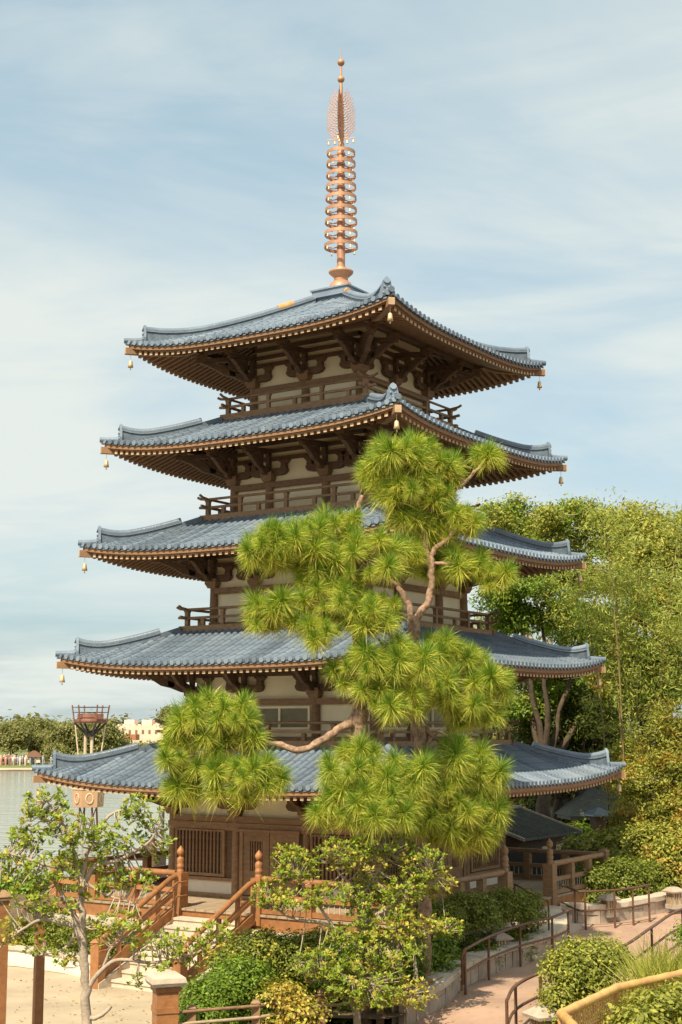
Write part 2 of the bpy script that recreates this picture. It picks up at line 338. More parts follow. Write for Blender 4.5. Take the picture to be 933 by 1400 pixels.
for i in range(5):
    b, c, fl, xs, re = BW[i], CAPZ[i], FLZ[i], COLS[i], RE[i]
    zr = rafz(i, 0, b)
    mb = MB(); mb.box(-b+.06, b-.06, -b+.06, b-.06, fl-.25, zr+.25); st = obj('storey', mb, 'plaster', pagoda)
    mb = MB(); mb.tube([(0, 0, fl-.1), (0, 0, (fl+c)/2), (0, 0, c)], [.112, .112, .10], 12, False)
    cap = MB(); cap.taper(0, 0, c, c+.10, .25, .34); cap.box(-.18, .18, -.18, .18, c+.10, c+.25); 
    cme, kme = mb.mesh('column', 'wood_mid'), cap.mesh('capital', 'wood_mid')
    for k in range(4):
        for u in xs[:-1]:
            x, y = math.cos(k*PI/2)*u+math.sin(k*PI/2)*b, math.sin(k*PI/2)*u-math.cos(k*PI/2)*b
            link('column', cme, st, (x, y, 0)); link('capital', kme, st, (x, y, 0))
    mb = MB(); mb.box(-b-.07, b+.07, -b-.075, -b+.02, c-.16, c-.005)
    if i == 0: mb.box(-b-.09, b+.09, -b-.10, -b+.02, c-.36, c-.165)
    four('tie_beam', mb, 'wood_mid', st)
    mb = MB(); mb.box(-b-.10, b+.10, -b-.09, -b+.03, fl-.02, fl+.10); four('sill_beam', mb, 'wood_mid', st)
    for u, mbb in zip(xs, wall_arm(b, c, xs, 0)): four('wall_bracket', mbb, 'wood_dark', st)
    levels = [(.565, .67), (.79, .885), (1.01, 1.11)]
    for z0, z1 in levels:
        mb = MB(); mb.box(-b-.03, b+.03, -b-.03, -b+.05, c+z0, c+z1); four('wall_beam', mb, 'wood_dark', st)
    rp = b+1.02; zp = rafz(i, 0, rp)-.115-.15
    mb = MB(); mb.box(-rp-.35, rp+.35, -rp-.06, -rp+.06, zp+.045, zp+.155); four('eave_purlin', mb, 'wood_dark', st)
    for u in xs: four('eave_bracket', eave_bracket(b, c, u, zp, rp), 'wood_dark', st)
    # diagonal corner bracket
    mb = eave_bracket(b*s2, c-.002, 0, zp-.002, rp*s2-.02); me = mb.mesh('corner_bracket', 'wood_dark')
    for k in range(4): link('corner_bracket', me, st, None, PI/4+k*PI/2)
    if i > 0:
        # balcony
        rd = b+.62; mb = MB(); mb.box(-rd+.06, rd-.06, -rd+.06, rd-.06, fl-.12, fl-.02); bal = obj('balcony', mb, 'wood_deck', pagoda)
        mb = MB(); mb.box(-rd-.06, rd-.002, -rd, -rd+.13, fl-.17, fl+.0); four('deck_beam', mb, 'wood_mid', bal)
        rl = b+.49; H_ = .44
        mb = MB(); L_ = rl+.36
        mb.tube([(-L_, -rl, fl+H_+.075), (-L_+.10, -rl, fl+H_+.03), (-rl, -rl, fl+H_), (rl, -rl, fl+H_), (L_-.10, -rl, fl+H_+.03), (L_, -rl, fl+H_+.075)], .036, 8); four('top_rail', mb, 'wood_mid', bal)
        mb = MB(); L_ = rl+.30; z = fl+.215
        mb.sweep([(-L_, -rl, z+.02), (-rl-.1, -rl, z), (rl+.1, -rl, z), (L_, -rl, z+.02)], .06, .065); four('middle_rail', mb, 'wood_mid', bal)
        mb = MB(); mb.box(-.055, .055, -.055, .055, fl-.01, fl+.36); mb.taper(0, 0, fl+.36, fl+.41, .12, .15); pme = mb.mesh('corner_post', 'wood_mid')
        for sx, sy in ((-1, -1), (1, -1), (1, 1), (-1, 1)): link('corner_post', pme, bal, (sx*rl, sy*rl, 0))
        mt = MB(); mt.box(-.05, .05, -.045, .045, fl-.01, fl+.36); mt.taper(0, 0, fl+.345, fl+.405, .09, .15, .09, .12); tme = mt.mesh('post', 'wood_mid')
        ms = MB(); ms.box(-.05, .05, -.045, .045, fl-.01, fl+.19); sme = ms.mesh('strut', 'wood_mid')
        ks = [(xs[j]+xs[j+1])/2 for j in range(len(xs)-1)]
        for k in range(4):
            for u in ks: link('post', tme, bal, (math.cos(k*PI/2)*u+math.sin(k*PI/2)*rl, math.sin(k*PI/2)*u-math.cos(k*PI/2)*rl, 0), k*PI/2)
            for u in xs: link('strut', sme, bal, (math.cos(k*PI/2)*u*.985+math.sin(k*PI/2)*rl, math.sin(k*PI/2)*u*.985-math.cos(k*PI/2)*rl, 0), k*PI/2)
    if i == 1:      # framed windows on the second storey
        for j in range(3):
            x0, x1 = xs[j]+.17, xs[j+1]-.17; z0, z1 = fl+.28, c-.2; mb = MB()
            for q in (x0, (x0+x1)/2-.03, x1-.06): mb.box(q, q+.06, -b-.03, -b+.06, z0, z1)
            mb.box(x0+.06, x1-.06, -b-.028, -b+.06, z1-.05, z1); mb.box(x0+.06, x1-.06, -b-.028, -b+.06, z0, z0+.05)
            me = mb.mesh('window', 'plaster'); pm = MB(); pm.box(x0+.06, x1-.06, -b+.01, -b+.05, z0+.05, z1-.05); pme = pm.mesh('pane', 'window_pane')
            for k in ((0, 1) if j != 2 else (1,)):
                link('window', me, st, None, k*PI/2); link('window_pane', pme, st, None, k*PI/2)
# --- ground storey infill: lattice windows, doors, plinth panels
st0 = [o for o in pagoda.children if o.name.startswith('storey')][0]
b = BW[0]; fl = FLZ[0]
sl = MB()
prof = [(0, .030), (.03, .030), (.07, .022), (.12, .034), (.17, .036), (.22, .022), (.30, .030), (.70, .030), (.78, .022), (.83, .036), (.88, .034), (.93, .022), (.97, .030), (1, .030)]
z0, z1 = 1.90, 2.93
sl.tube([(0, 0, z0+(z1-z0)*t) for t, r in prof], [r for t, r in prof], 6, False); slm = sl.mesh('lattice_slat', 'wood_mid')
for k in range(4):
    ca, sa = math.cos(k*PI/2), math.sin(k*PI/2)
    for j in (0, 2):
        x0, x1 = COLS[0][j]+.12, COLS[0][j+1]-.12
        mb = MB(); mb.box(x0, x1, -b-.02, -b+.055, 1.74, 2.97); w = obj('lattice_panel', mb, 'wood_dark', st0, None, k*PI/2)
        mb = MB(); mb.box(x0+.10, x1-.25, -b-.10, -b-.021, 2.93, 3.0); mb.box(x0+.10, x1-.25, -b-.10, -b-.021, 1.83, 1.90)
        mb.box(x0+.03, x0+.10, -b-.10, -b-.021, 1.83, 3.0); mb.box(x1-.25, x1-.18, -b-.10, -b-.021, 1.83, 3.0)
        obj('panel_frame', mb, 'wood_mid', st0, None, k*PI/2)
        if k in (0, 1):
            n = 13
            for q in range(n):
                x = x0+.15+(x1-.30-x0-.15)*q/(n-1); y = -b-.055
                link('lattice_slat', slm, st0, (ca*x-sa*y, sa*x+ca*y, 0))
        mb = MB(); mb.box(x0-.02, x1+.02, -b-.03, -b+.058, fl+.03, 1.72); obj('plinth_panel', mb, 'plaster_white', st0, None, k*PI/2)
        mb = MB(); mb.box(x0-.05, x1+.05, -b-.085, -b+.056, 1.72, 1.80); obj('sill', mb, 'wood_mid', st0, None, k*PI/2)
    mb = MB(); mb.box(-.97, .97, -b-.02, -b+.05, fl+.03, 2.97); dk = obj('door_back', mb, 'wood_dark', st0, None, k*PI/2)
    for s in (-1, 1):
        mb = MB(); x0, x1 = (.01, .80) if s > 0 else (-.80, -.01); zb, zt = fl+.12, 2.95; wx0, wx1 = x0+.20, x1-.20
        y0, y1 = -b-.075, -b-.021
        mb.box(x0, wx0, y0, y1, zb, zt); mb.box(wx1, x1, y0, y1, zb, zt); mb.box(wx0, wx1, y0+.001, y1, zb, 2.02); mb.box(wx0, wx1, y0+.001, y1, 2.74, zt)
        for q in range(5): x = wx0+.04+(wx1-wx0-.08)*q/4; mb.box(x-.016, x+.016, y0+.012, y1, 2.02, 2.74)
        obj('door', mb, 'wood_mid', st0, None, k*PI/2)
        mb = MB(); xx = .80 if s > 0 else -.90; mb.box(xx, xx+.10, -b-.11, -b-.021, fl+.1, 3.0); obj('door_jamb', mb, 'wood_mid', st0, None, k*PI/2)
    mb = MB(); mb.box(-.96, .96, -b-.16, -b-.021, 2.955, 3.03); obj('door_lintel', mb, 'wood_mid', st0, None, k*PI/2)
# --- spire
def zy(y): return CAM_Z+(-CAM_Y)*math.tan(PITCH+math.atan((700-y)/FPX))
mb = MB(); zb = 17.22
mb.taper(0, 0, zb-.15, zb+.10, 1.10, 1.02); mb.box(-.62, .62, -.62, .62, zb+.10, zb+.13); mb.taper(0, 0, zb+.13, zb+.30, 1.16, 1.18); mb.box(-.63, .63, -.63, .63, zb+.30, zb+.345)
obj('dew_basin', mb, 'glaze', pagoda)
mb = MB(); ztip = zy(64)
mb.lathe([(.115, zy(372)), (.115, zy(345)), (.10, zy(210)), (.075, zy(195)), (.062, zy(150)), (.05, zy(120)), (.032, zy(110)), (.028, zy(85)), (.012, zy(80)), (.006, ztip)], 12)
sp = obj('spire', mb, 'copper', pagoda)
z1, z2 = zb+.345, zy(369)
mb = MB(); R = .36
mb.lathe([(R, z1-.02), (R*1.0, z1+.06), (R*.93, z1+.16), (R*.78, z1+.26), (R*.55, z1+.33), (R*.42, z1+.37)], 24); obj('inverted_bowl', mb, 'copper', sp)
mb = MB(); zz = z1+.36; mb.lathe([(.20, zz-.02), (.19, zz+.05), (.24, zz+.10), (.31, zz+.16), (.345, zz+.20), (.35, zz+.245), (.33, zz+.26), (.20, zz+.27), (.15, zz+.30), (.15, zz+.36)], 24); obj('lotus_dish', mb, 'copper', sp)
ry = [211, 225.5, 241, 257, 272.5, 289, 304.5, 321, 338]
for j, y in enumerate(ry):
    R = .405+.07*j/8; z = zy(y)+.02; mb = MB(); n = 32; v = []
    for k in range(n):
        t = 2*PI*k/n
        for rr, h in ((R, -.048), (R, .048), (R-.02, .048), (R-.02, -.048)): v.append((rr*math.cos(t), rr*math.sin(t), z+h))
    mb.add(v, [(4*k+a, 4*((k+1) % n)+a, 4*((k+1) % n)+(a+1) % 4, 4*k+(a+1) % 4) for k in range(n) for a in range(4)], False)
    rg = obj('spire_ring', mb, 'copper', sp)
    mb = MB()
    for k in range(4): t = PI/4+k*PI/2; mb.tube([(.09*math.cos(t), .09*math.sin(t), z-.03), (.25*math.cos(t), .25*math.sin(t), z-.065), ((R-.02)*math.cos(t), (R-.02)*math.sin(t), z-.03)], .018, 6)
    mb.lathe([(.112, z-.05), (.122, z-.02), (.122, z+.03), (.108, z+.05)], 12); obj('ring_spokes', mb, 'copper', rg)
    mb = MB()
    for k in range(4):
        t = k*PI/2+PI/4+.4; x, yv = R*.98*math.cos(t), R*.98*math.sin(t)
        mb.lathe([(.008, z-.06), (.016, z-.085), (.022, z-.12), (.028, z-.15)], 6, (x, yv, 0))
    obj('ring_bells', mb, 'gilt', rg)
# flame finial: four pierced fins of curling tongues
rng = random.Random(5)
for k in range(4):
    mb = MB(); t = math.radians(20)+k*PI/2; ex = Vector((math.cos(t), math.sin(t), 0)); zA, zB = zy(191), zy(124)
    Hf = zB-zA
    for j in range(14):
        zz = zA+(Hf-.22)*j/13; ze = zz+.30*(1-.25*j/13); tt = (ze-zA)/Hf; L_ = max(.07, .43*max(0, 1-((tt-.42)/.66)**2)**.5)
        pts = []
        for q in range(10):
            w = q/9; r = .045+(L_-.045)*w**.8; z = zz+(ze-zz)*w**1.5+.03*math.sin(w*13+j*1.3); pts.append(ex*r+Vector((0, 0, z)))
        mb.tube(pts, [.017-.010*q/9 for q in range(10)], 5, False)
        for q in (3, 5, 7): mb.tube([pts[q], pts[q]+Vector((0, 0, .07))-ex*.02, pts[q]+Vector((0, 0, .10))+ex*.035], [.011, .009, .004], 4, False)
    mb.bar(ex*.05+Vector((0, 0, zA)), ex*.40+Vector((0, 0, zA+.03)), .02, .025)
    fn = obj('flame_fin', mb, 'copper', sp)
    mb = MB(); p = ex*.36+Vector((0, 0, zA-.12)); mb.lathe([(.01, .10), (.02, .07), (.03, .03), (.038, 0)], 6, p); p = ex*.18+Vector((0, 0, zA-.12)); mb.lathe([(.01, .10), (.02, .07), (.03, .03), (.038, 0)], 6, p); obj('fin_bells', mb, 'gilt', fn)
for y in (85.5, 108.5):
    mb = MB(); mb.ball((0, 0, zy(y)), .105, 14, 10); obj('spire_ball', mb, 'copper', sp)
# --- wind bells hanging from the corner beams
bell = MB(); bell.tube([(0, 0, 0), (0, 0, -.17)], .006, 5); bell.lathe([(.012, -.165), (.035, -.175), (.05, -.20), (.058, -.28), (.075, -.36), (.072, -.36), (.04, -.26)], 10)
bme = bell.mesh('bell_body', 'gilt'); clap = MB(); clap.tube([(0, 0, -.3), (0, 0, -.39)], .006, 4); clap.box(-.018, .018, -.004, .004, -.43, -.385); clm = clap.mesh('clapper', 'gilt')
ordn = ['lowest', 'second', 'third', 'fourth', 'top']; cn = {'L': ('left', -1, -1), 'F': ('near', 1, -1), 'R': ('right', 1, 1)}
for i in range(5):
    for kk, (nm, sx, sy) in cn.items():
        if kk == 'F' and i < 3: continue
        r = RE[i]-.085; p = pagoda.matrix_world if False else None
        x, y = sx*r, sy*r; X = math.cos(ROT)*x-math.sin(ROT)*y; Y = math.sin(ROT)*x+math.cos(ROT)*y
        e = empty('wind_bell', (X, Y, roofz(i, RE[i], RE[i])+.07-.42), ROT)
        tag(e, 'small gilt bell hanging from the %s corner of the %s roof' % (nm, ordn[i]), 'bell', 'wind bells under the roof corners')
        link('bell_body', bme, e); link('clapper', clm, e)
# ================================================================== setting: ground, water, plaza, path
mat('soil', (.13, .085, .045), .95, .35, 3, bump=.6, bscale=30)
mat('grass_far', (.17, .20, .05), .95, .3, .3)
mat('concrete', (.40, .325, .225), .9, .17, .9, bump=.15, bscale=50)
mat('path_pink', (.40, .26, .185), .9, .22, 1.0, bump=.25, bscale=70)
mat('rail_metal', (.12, .058, .032), .45, .3, 9)
mat('bamboo', (.60, .34, .11), .45, .25, 4, stretch=(1, 1, .6))
mat('bark_pine', (.31, .20, .135), .95, .6, 12, bump=1.0, bscale=14)
mat('bark_pale', (.42, .34, .26), .9, .3, 8, bump=.6, bscale=25)
mat('bark_dark', (.085, .06, .04), .95, .4, 5, bump=.8, bscale=12)
mat('roof_grey', (.105, .11, .095), .8, .3, 6, bump=.4)
mat('iron_black', (.012, .011, .012), .5, .2, 5)
def sm01(t): t = max(0., min(1., t)); return t*t*(3-2*t)
def gz(x, y):
    z = -.16
    if y < -11.5: z += 3.7*min(1, (-11.5-y)/27.4)**.95*sm01((-11.5-y)/3.0)
    z += (.35*sm01((y+14)/4)+.45*sm01((y+8)/8))*sm01((x-.5)/2.5)
    shore = 17+max(0, (x+2)*1.6)+3*math.sin(x*.25)
    if x < 14 and shore < y < 216+8*math.sin(x*.03): z -= 3.2*min(1, (y-shore)/4)*min(1, max(0, (216+8*math.sin(x*.03)-y)/6))
    if y > 207: z = -3.4 if y < 236 else -.75
    return z
def axis(vals): return sorted(set(vals))
gx = axis([-3000, -1500, -800, -450, -300, -220, -160, -120, -90, -70, -55, -45]+[-36+1.5*k for k in range(49)]+[45, 55, 70, 90, 120, 160, 220, 300, 450, 800, 1500, 3000])
gy = axis([-400, -150, -80, -60, -50, -45]+[-42+1.25*k for k in range(70)]+[50, 60, 75, 90, 110, 130, 150, 170, 185, 195, 202, 206, 209, 212, 215, 218, 221, 224, 230, 250, 300, 400, 600, 1000, 2000, 4500])
mb = MB(); mb.add([(x, y, gz(x, y)) for y in gy for x in gx], [(j*len(gx)+i, j*len(gx)+i+1, (j+1)*len(gx)+i+1, (j+1)*len(gx)+i) for j in range(len(gy)-1) for i in range(len(gx)-1)], True)
m = MATS['soil'].copy(); m.name = 'ground_cover'; nt = m.node_tree
g = obj('ground', mb, 'soil'); g['kind'] = 'structure'
mb = MB(); v = [(-900, 213.2, -1.14), (900, 213.2, -1.14), (900, 235, -.45), (-900, 235, -.45), (900, 700, -.4), (-900, 700, -.4)]
mb.add(v, [(0, 1, 2, 3), (3, 2, 4, 5)]); o = obj('lawn', mb, 'grass_far'); o['kind'] = 'structure'
mb = MB(); mb.box(-900, 900, 213.0, 215.4, -2.0, -1.15); o = obj('shore_wall', mb, 'stone_pale'); o['kind'] = 'structure'
# water
wm = bpy.data.materials.new('lagoon_water'); wm.use_nodes = True; nt = wm.node_tree; pb = nt.nodes['Principled BSDF']
pb.inputs['Base Color'].default_value = (.34, .36, .30, 1); pb.inputs['Roughness'].default_value = .12
tcw = nt.nodes.new('ShaderNodeTexCoord'); mpw = nt.nodes.new('ShaderNodeMapping'); mpw.inputs['Scale'].default_value = (.16, .8, 1); nt.links.new(tcw.outputs['Object'], mpw.inputs[0])
nw = nt.nodes.new('ShaderNodeTexNoise'); nw.inputs['Scale'].default_value = 1.2; nw.inputs['Detail'].default_value = 5; nt.links.new(mpw.outputs[0], nw.inputs['Vector'])
bw = nt.nodes.new('ShaderNodeBump'); bw.inputs['Strength'].default_value = .8; bw.inputs['Distance'].default_value = .25; nt.links.new(nw.outputs[0], bw.inputs['Height']); nt.links.new(bw.outputs[0], pb.inputs['Normal']); MATS['water'] = wm
mb = MB(); mb.add([(-2500, 14, -1.5), (60, 14, -1.5), (60, 217, -1.5), (-2500, 217, -1.5)], [(0, 1, 2, 3)]); o = obj('lagoon', mb, 'water'); o['kind'] = 'structure'

def gndt(px, py, h=0.0):
    z = -.15
    for _ in range(30): q = gnd(px, py, z+h); z = .5*z+.5*gz(q.x, q.y)
    return gnd(px, py, z+h)
def L2W(x, y, z=0): return Vector((math.cos(ROT)*x-math.sin(ROT)*y, math.sin(ROT)*x+math.cos(ROT)*y, z))
def cat(pts, n=6):
    pts = [Vector(p) for p in pts]; out = []; P = [pts[0]*2-pts[1]]+pts+[pts[-1]*2-pts[-2]]
    for i in range(1, len(P)-2):
        for k in range(n):
            t = k/n; a, b, c, d = P[i-1], P[i], P[i+1], P[i+2]
            out.append(.5*((2*b)+(c-a)*t+(2*a-5*b+4*c-d)*t*t+(3*b-a-3*c+d)*t**3))
    out.append(pts[-1]); return out
def sheet(name, pts, z, m):
    from mathutils.geometry import tessellate_polygon
    P = [Vector((p[0], p[1], z)) for p in pts]; tri = tessellate_polygon([P]); mb = MB()
    fs = []
    for t in tri:
        a, b, c = (P[i] for i in t)
        fs.append(t if (b-a).cross(c-a).z > 0 else t[::-1])
    mb.add(P, fs); o = obj(name, mb, m); o['kind'] = 'structure'; return o
pl = [gnd(-420, 1300, 0), gnd(-60, 1316, -.15), gnd(30, 1323, -.15), gnd(96, 1333, -.15), L2W(-1.7, -7.4), L2W(1.6, -7.4), L2W(1.7, -8.4), gnd(262, 1372, -.15), gnd(246, 1400, -.15), (-3.4, -13.5), (-24, -13.5)]
sheet('plaza', pl, -.145, 'concrete')
wl = [(540, 1412), (600, 1383), (639, 1351), (689, 1329), (739, 1313), (768, 1298), (776, 1285), (764, 1272), (742, 1264)]
W1 = cat([gndt(x, y) for x, y in wl], 8)
bl = [(766, 1264), (800, 1265), (828, 1264), (868, 1258), (907, 1250), (960, 1240), (1060, 1228)]
W2 = cat([gndt(x, y) for x, y in bl], 8)
nr_ = [(660, 1412), (693, 1368), (705, 1348), (739, 1330), (800, 1310), (853, 1293), (891, 1268), (933, 1243), (1010, 1225)]
R2 = cat([gndt(x, y, .84) for x, y in nr_], 6)
def resample(line, n):
    ds = [0]
    for a, b in zip(line, line[1:]): ds.append(ds[-1]+math.hypot(b[0]-a[0], b[1]-a[1]))
    out = []
    for k in range(n):
        t = ds[-1]*k/(n-1); i = max(j for j in range(len(ds)) if ds[j] <= t+1e-9); i = min(i, len(ds)-2); f = (t-ds[i])/max(ds[i+1]-ds[i], 1e-9)
        out.append((line[i][0]+(line[i+1][0]-line[i][0])*f, line[i][1]+(line[i+1][1]-line[i][1])*f))
    return out
def strip(name, A, B, za, zb, m, n=70, k=14):
    A, B = resample(A, n), resample(B, n); mb = MB(); v = []
    for a, b in zip(A, B):
        for j in range(k+1):
            f = j/k; x, y = a[0]+(b[0]-a[0])*f, a[1]+(b[1]-a[1])*f; v.append((x, y, gz(x, y)+za+(zb-za)*f))
    mb.add(v, [(i*(k+1)+j, (i+1)*(k+1)+j, (i+1)*(k+1)+j+1, i*(k+1)+j+1) for i in range(n-1) for j in range(k)], True); o = obj(name, mb, m); o['kind'] = 'structure'; return o
XY = lambda L: [(p[0], p[1]) for p in L]
cut = [p for p in W1[:int(8*5.6)]]
strip('path', XY(cut)+XY(W2), [(p.x+.25, p.y-.1) for p in R2], .035, .035, 'path_pink')
strip('path_to_steps', XY(W1[40:]), [tuple(W2[0][:2]), tuple(W2[2][:2]), tuple(W2[3][:2])], .030, .030, 'path_pink', 20, 8)
strip('garden_bed', [(-3.4, -12.6), tuple(gnd(250, 1402, -.15)[:2])]+XY(W1), [tuple(L2W(1.5, -8.2)[:2]), tuple(L2W(1.5, -5.2)[:2]), tuple(L2W(5.1, -5.1)[:2]), tuple(L2W(5.1, 0)[:2]), tuple(L2W(5.6, .6)[:2])], .26, .40, 'soil')
strip('garden_bed_back', XY(W2), [(p.x-1.5, p.y+5) for p in W2], .25, .45, 'soil')
# stone retaining walls of separate blocks with coping
def stone_wall(name, line, h, label, group, seed, inward=1, block=.34):
    rg = random.Random(seed); e = empty(name, tuple(line[0])); tag(e, label, 'wall', group)
    o = line[0]; ds = [0]
    for a, b in zip(line, line[1:]): ds.append(ds[-1]+(b-a).length)
    def P(s):
        for k in range(len(ds)-1):
            if s <= ds[k+1]: t = (s-ds[k])/(ds[k+1]-ds[k]+1e-9); return line[k].lerp(line[k+1], t)
        return line[-1]
    def piece(nm, s0, s1, z0, z1, d0, d1, m):
        a, b = P(s0), P(s1); t = (b-a).normalized(); n = Vector((-t.y, t.x, 0))*inward; mbb = MB(); v = []
        j = lambda: rg.uniform(-.012, .012)
        for z in (z0, z1):
            for p, dd in ((a, d0), (b, d0), (b, d1), (a, d1)): q = p+n*(dd+j()); v.append((q.x-o.x, q.y-o.y, z+.15+gz(p.x, p.y)+j()-o.z))
        mbb.add(v, [(3, 2, 1, 0), (4, 5, 6, 7), (0, 1, 5, 4), (1, 2, 6, 5), (2, 3, 7, 6), (3, 0, 4, 7)] if inward > 0 else [(0, 1, 2, 3), (7, 6, 5, 4), (4, 5, 1, 0), (5, 6, 2, 1), (6, 7, 3, 2), (7, 4, 0, 3)])
        obj(nm, mbb, m, e)
    s = 0; T = ds[-1]
    core = MB(); 
    lp = [p for p in line]; vv = []
    for k, p in enumerate(lp):
        t = (lp[min(k+1, len(lp)-1)]-lp[max(k-1, 0)]).normalized(); n = Vector((-t.y, t.x, 0))*inward
        for dd, z in ((.05, -.16), (.05, h-.13), (.36, h-.13), (.36, -.16)): q = p+n*dd; vv.append((q.x-o.x, q.y-o.y, z+.15+gz(p.x, p.y)-o.z))
    core.add(vv, [(4*k+a, 4*k+4+a, 4*k+4+(a+1) % 4, 4*k+(a+1) % 4) for k in range(len(lp)-1) for a in range(4)]); obj('mortar', core, 'stone_pale', e)
    while s < T-.05:
        w = rg.uniform(.75, 1.3)*block; piece('stone_block', s+.012, min(s+w-.012, T), -.15, h-.125, .0, .2, 'stone'); s += w
    s = 0
    while s < T-.05:
        w = rg.uniform(.8, 1.3)*.6; piece('coping_stone', s+.006, min(s+w-.006, T), h-.12, h, -.05, .42, 'stone_pale'); s += w
    return e
stone_wall('stone_retaining_wall', W1[2:], .36, 'low curved stone wall with pale coping edging the bed left of the path', 'stone walls along the path', 3, 1)
stone_wall('stone_retaining_wall', W2, .34, 'low stone wall with pale coping behind the far side of the path', 'stone walls along the path', 4, 1, .5)
# ------------------------------------------------------------------ timber platform under the pagoda
RD = 5.3; ZD = 1.31
plat = empty('timber_platform', (0, 0, 0), ROT); tag(plat, 'square timber veranda platform on a pale masonry base under the pagoda', 'platform')
mb = MB(); mb.box(-RD+.25, RD-.25, -RD+.25, RD-.25, -.3, ZD-.42); obj('masonry_base', mb, 'plaster_white', plat)
mb = MB(); mb.box(-RD-.05, RD+.05, -RD-.05, RD+.05, ZD-.62, ZD-.36); obj('stone_coping', mb, 'stone_pale', plat)
mb = MB(); mb.box(-RD+.02, RD-.02, -RD+.02, RD-.02, ZD-.355, ZD-.05); obj('fascia', mb, 'wood_stain', plat)
nb = 36
mb0 = MB(); w = 2*RD/nb; mb0.box(-w/2+.005, w/2-.005, -RD-.02, RD+.02, ZD-.05, ZD); bme_ = mb0.mesh('deck_board', 'wood_deck')
for k in range(nb): link('deck_board', bme_, plat, (-RD+w*(k+.5), 0, 0))
# railing
postm = MB(); postm.box(-.09, .09, -.09, .09, ZD, ZD+.74); pme_ = postm.mesh('railing_post', 'wood_stain'); pmd_ = postm.mesh('railing_post', 'wood_mid')  # second mesh in browner wood, for railings painted as shaded
nw_ = MB(); nw_.box(-.135, .135, -.135, .135, ZD-.25, ZD+.80); nw_.lathe([(0.089, .80), (0.092, .86), (0.081, .87), (0.081, .90), (0.092, .92), (0.092, .98), (0.078, .99), (0.089, 1.04), (0.092, 1.10), (0.074, 1.15), (0.037, 1.17), (0.037, 1.19), (0.074, 1.22), (0.092, 1.27), (0.089, 1.32), (0.052, 1.37), (0.011, 1.42), (0.000, 1.43)], 14, (0, 0, ZD)); nme = nw_.mesh('newel_post', 'wood_stain'); nmd = nw_.mesh('newel_post', 'wood_mid')
cp_ = MB(); cp_.box(-.12, .12, -.12, .12, ZD-.2, ZD+.86); cp_.taper(0, 0, ZD+.86, ZD+.93, .27, .12); cpm = cp_.mesh('corner_post', 'wood_stain'); cpd = cp_.mesh('corner_post', 'wood_mid')
RL = RD-.10; SX = 1.16
def run(k, u0, u1):
    wd = 'wood_stain' if k in (0, 3) else 'wood_mid'  # right and back railings: shade put into the colour by a browner wood
    ca, sa = math.cos(k*PI/2), math.sin(k*PI/2); ln = abs(u1-u0)
    mb = MB(); mb.tube([(u0, -RL, ZD+.78), (u1, -RL, ZD+.78)], .072, 10); obj('handrail', mb, wd, plat, None, k*PI/2)
    mb = MB(); mb.box(u0, u1, -RL-.05, -RL+.05, ZD+.34, ZD+.44); obj('middle_rail', mb, wd, plat, None, k*PI/2)
    mb = MB(); mb.box(u0, u1, -RL-.06, -RL+.06, ZD+.02, ZD+.13); obj('bottom_rail', mb, wd, plat, None, k*PI/2)
    n = max(1, round(ln/1.15))
    for q in range(1, n): u = u0+(u1-u0)*q/n; link('railing_post', pme_ if k in (0, 3) else pmd_, plat, (ca*u+sa*RL, sa*u-ca*RL, 0), k*PI/2)
    mb = MB(); n = int(ln/.14)
    for q in range(n): u = u0+(u1-u0)*(q+.5)/n; mb.box(u-.008, u+.008, -RL-.008, -RL+.008, ZD+.13, ZD+.34)
    tag(obj('baluster_row', mb, 'stone_pale', plat, None, k*PI/2), kind='stuff')
for k, (a, c) in ((0, (-SX, SX)), (1, (-.75, 1.75))):
    run(k, -RL, a-.13); run(k, c+.13, RL)
    for u in (a, c): link('newel_post', nme if k == 0 else nmd, plat, (math.cos(k*PI/2)*u+math.sin(k*PI/2)*RL, math.sin(k*PI/2)*u-math.cos(k*PI/2)*RL, 0), k*PI/2)
run(3, -RL, RL); run(2, -RL, RL)
for sx, sy in ((-1, -1), (1, -1), (1, 1), (-1, 1)): link('corner_post', cpm if sx < 0 else cpd, plat, (sx*RL, sy*RL, 0))
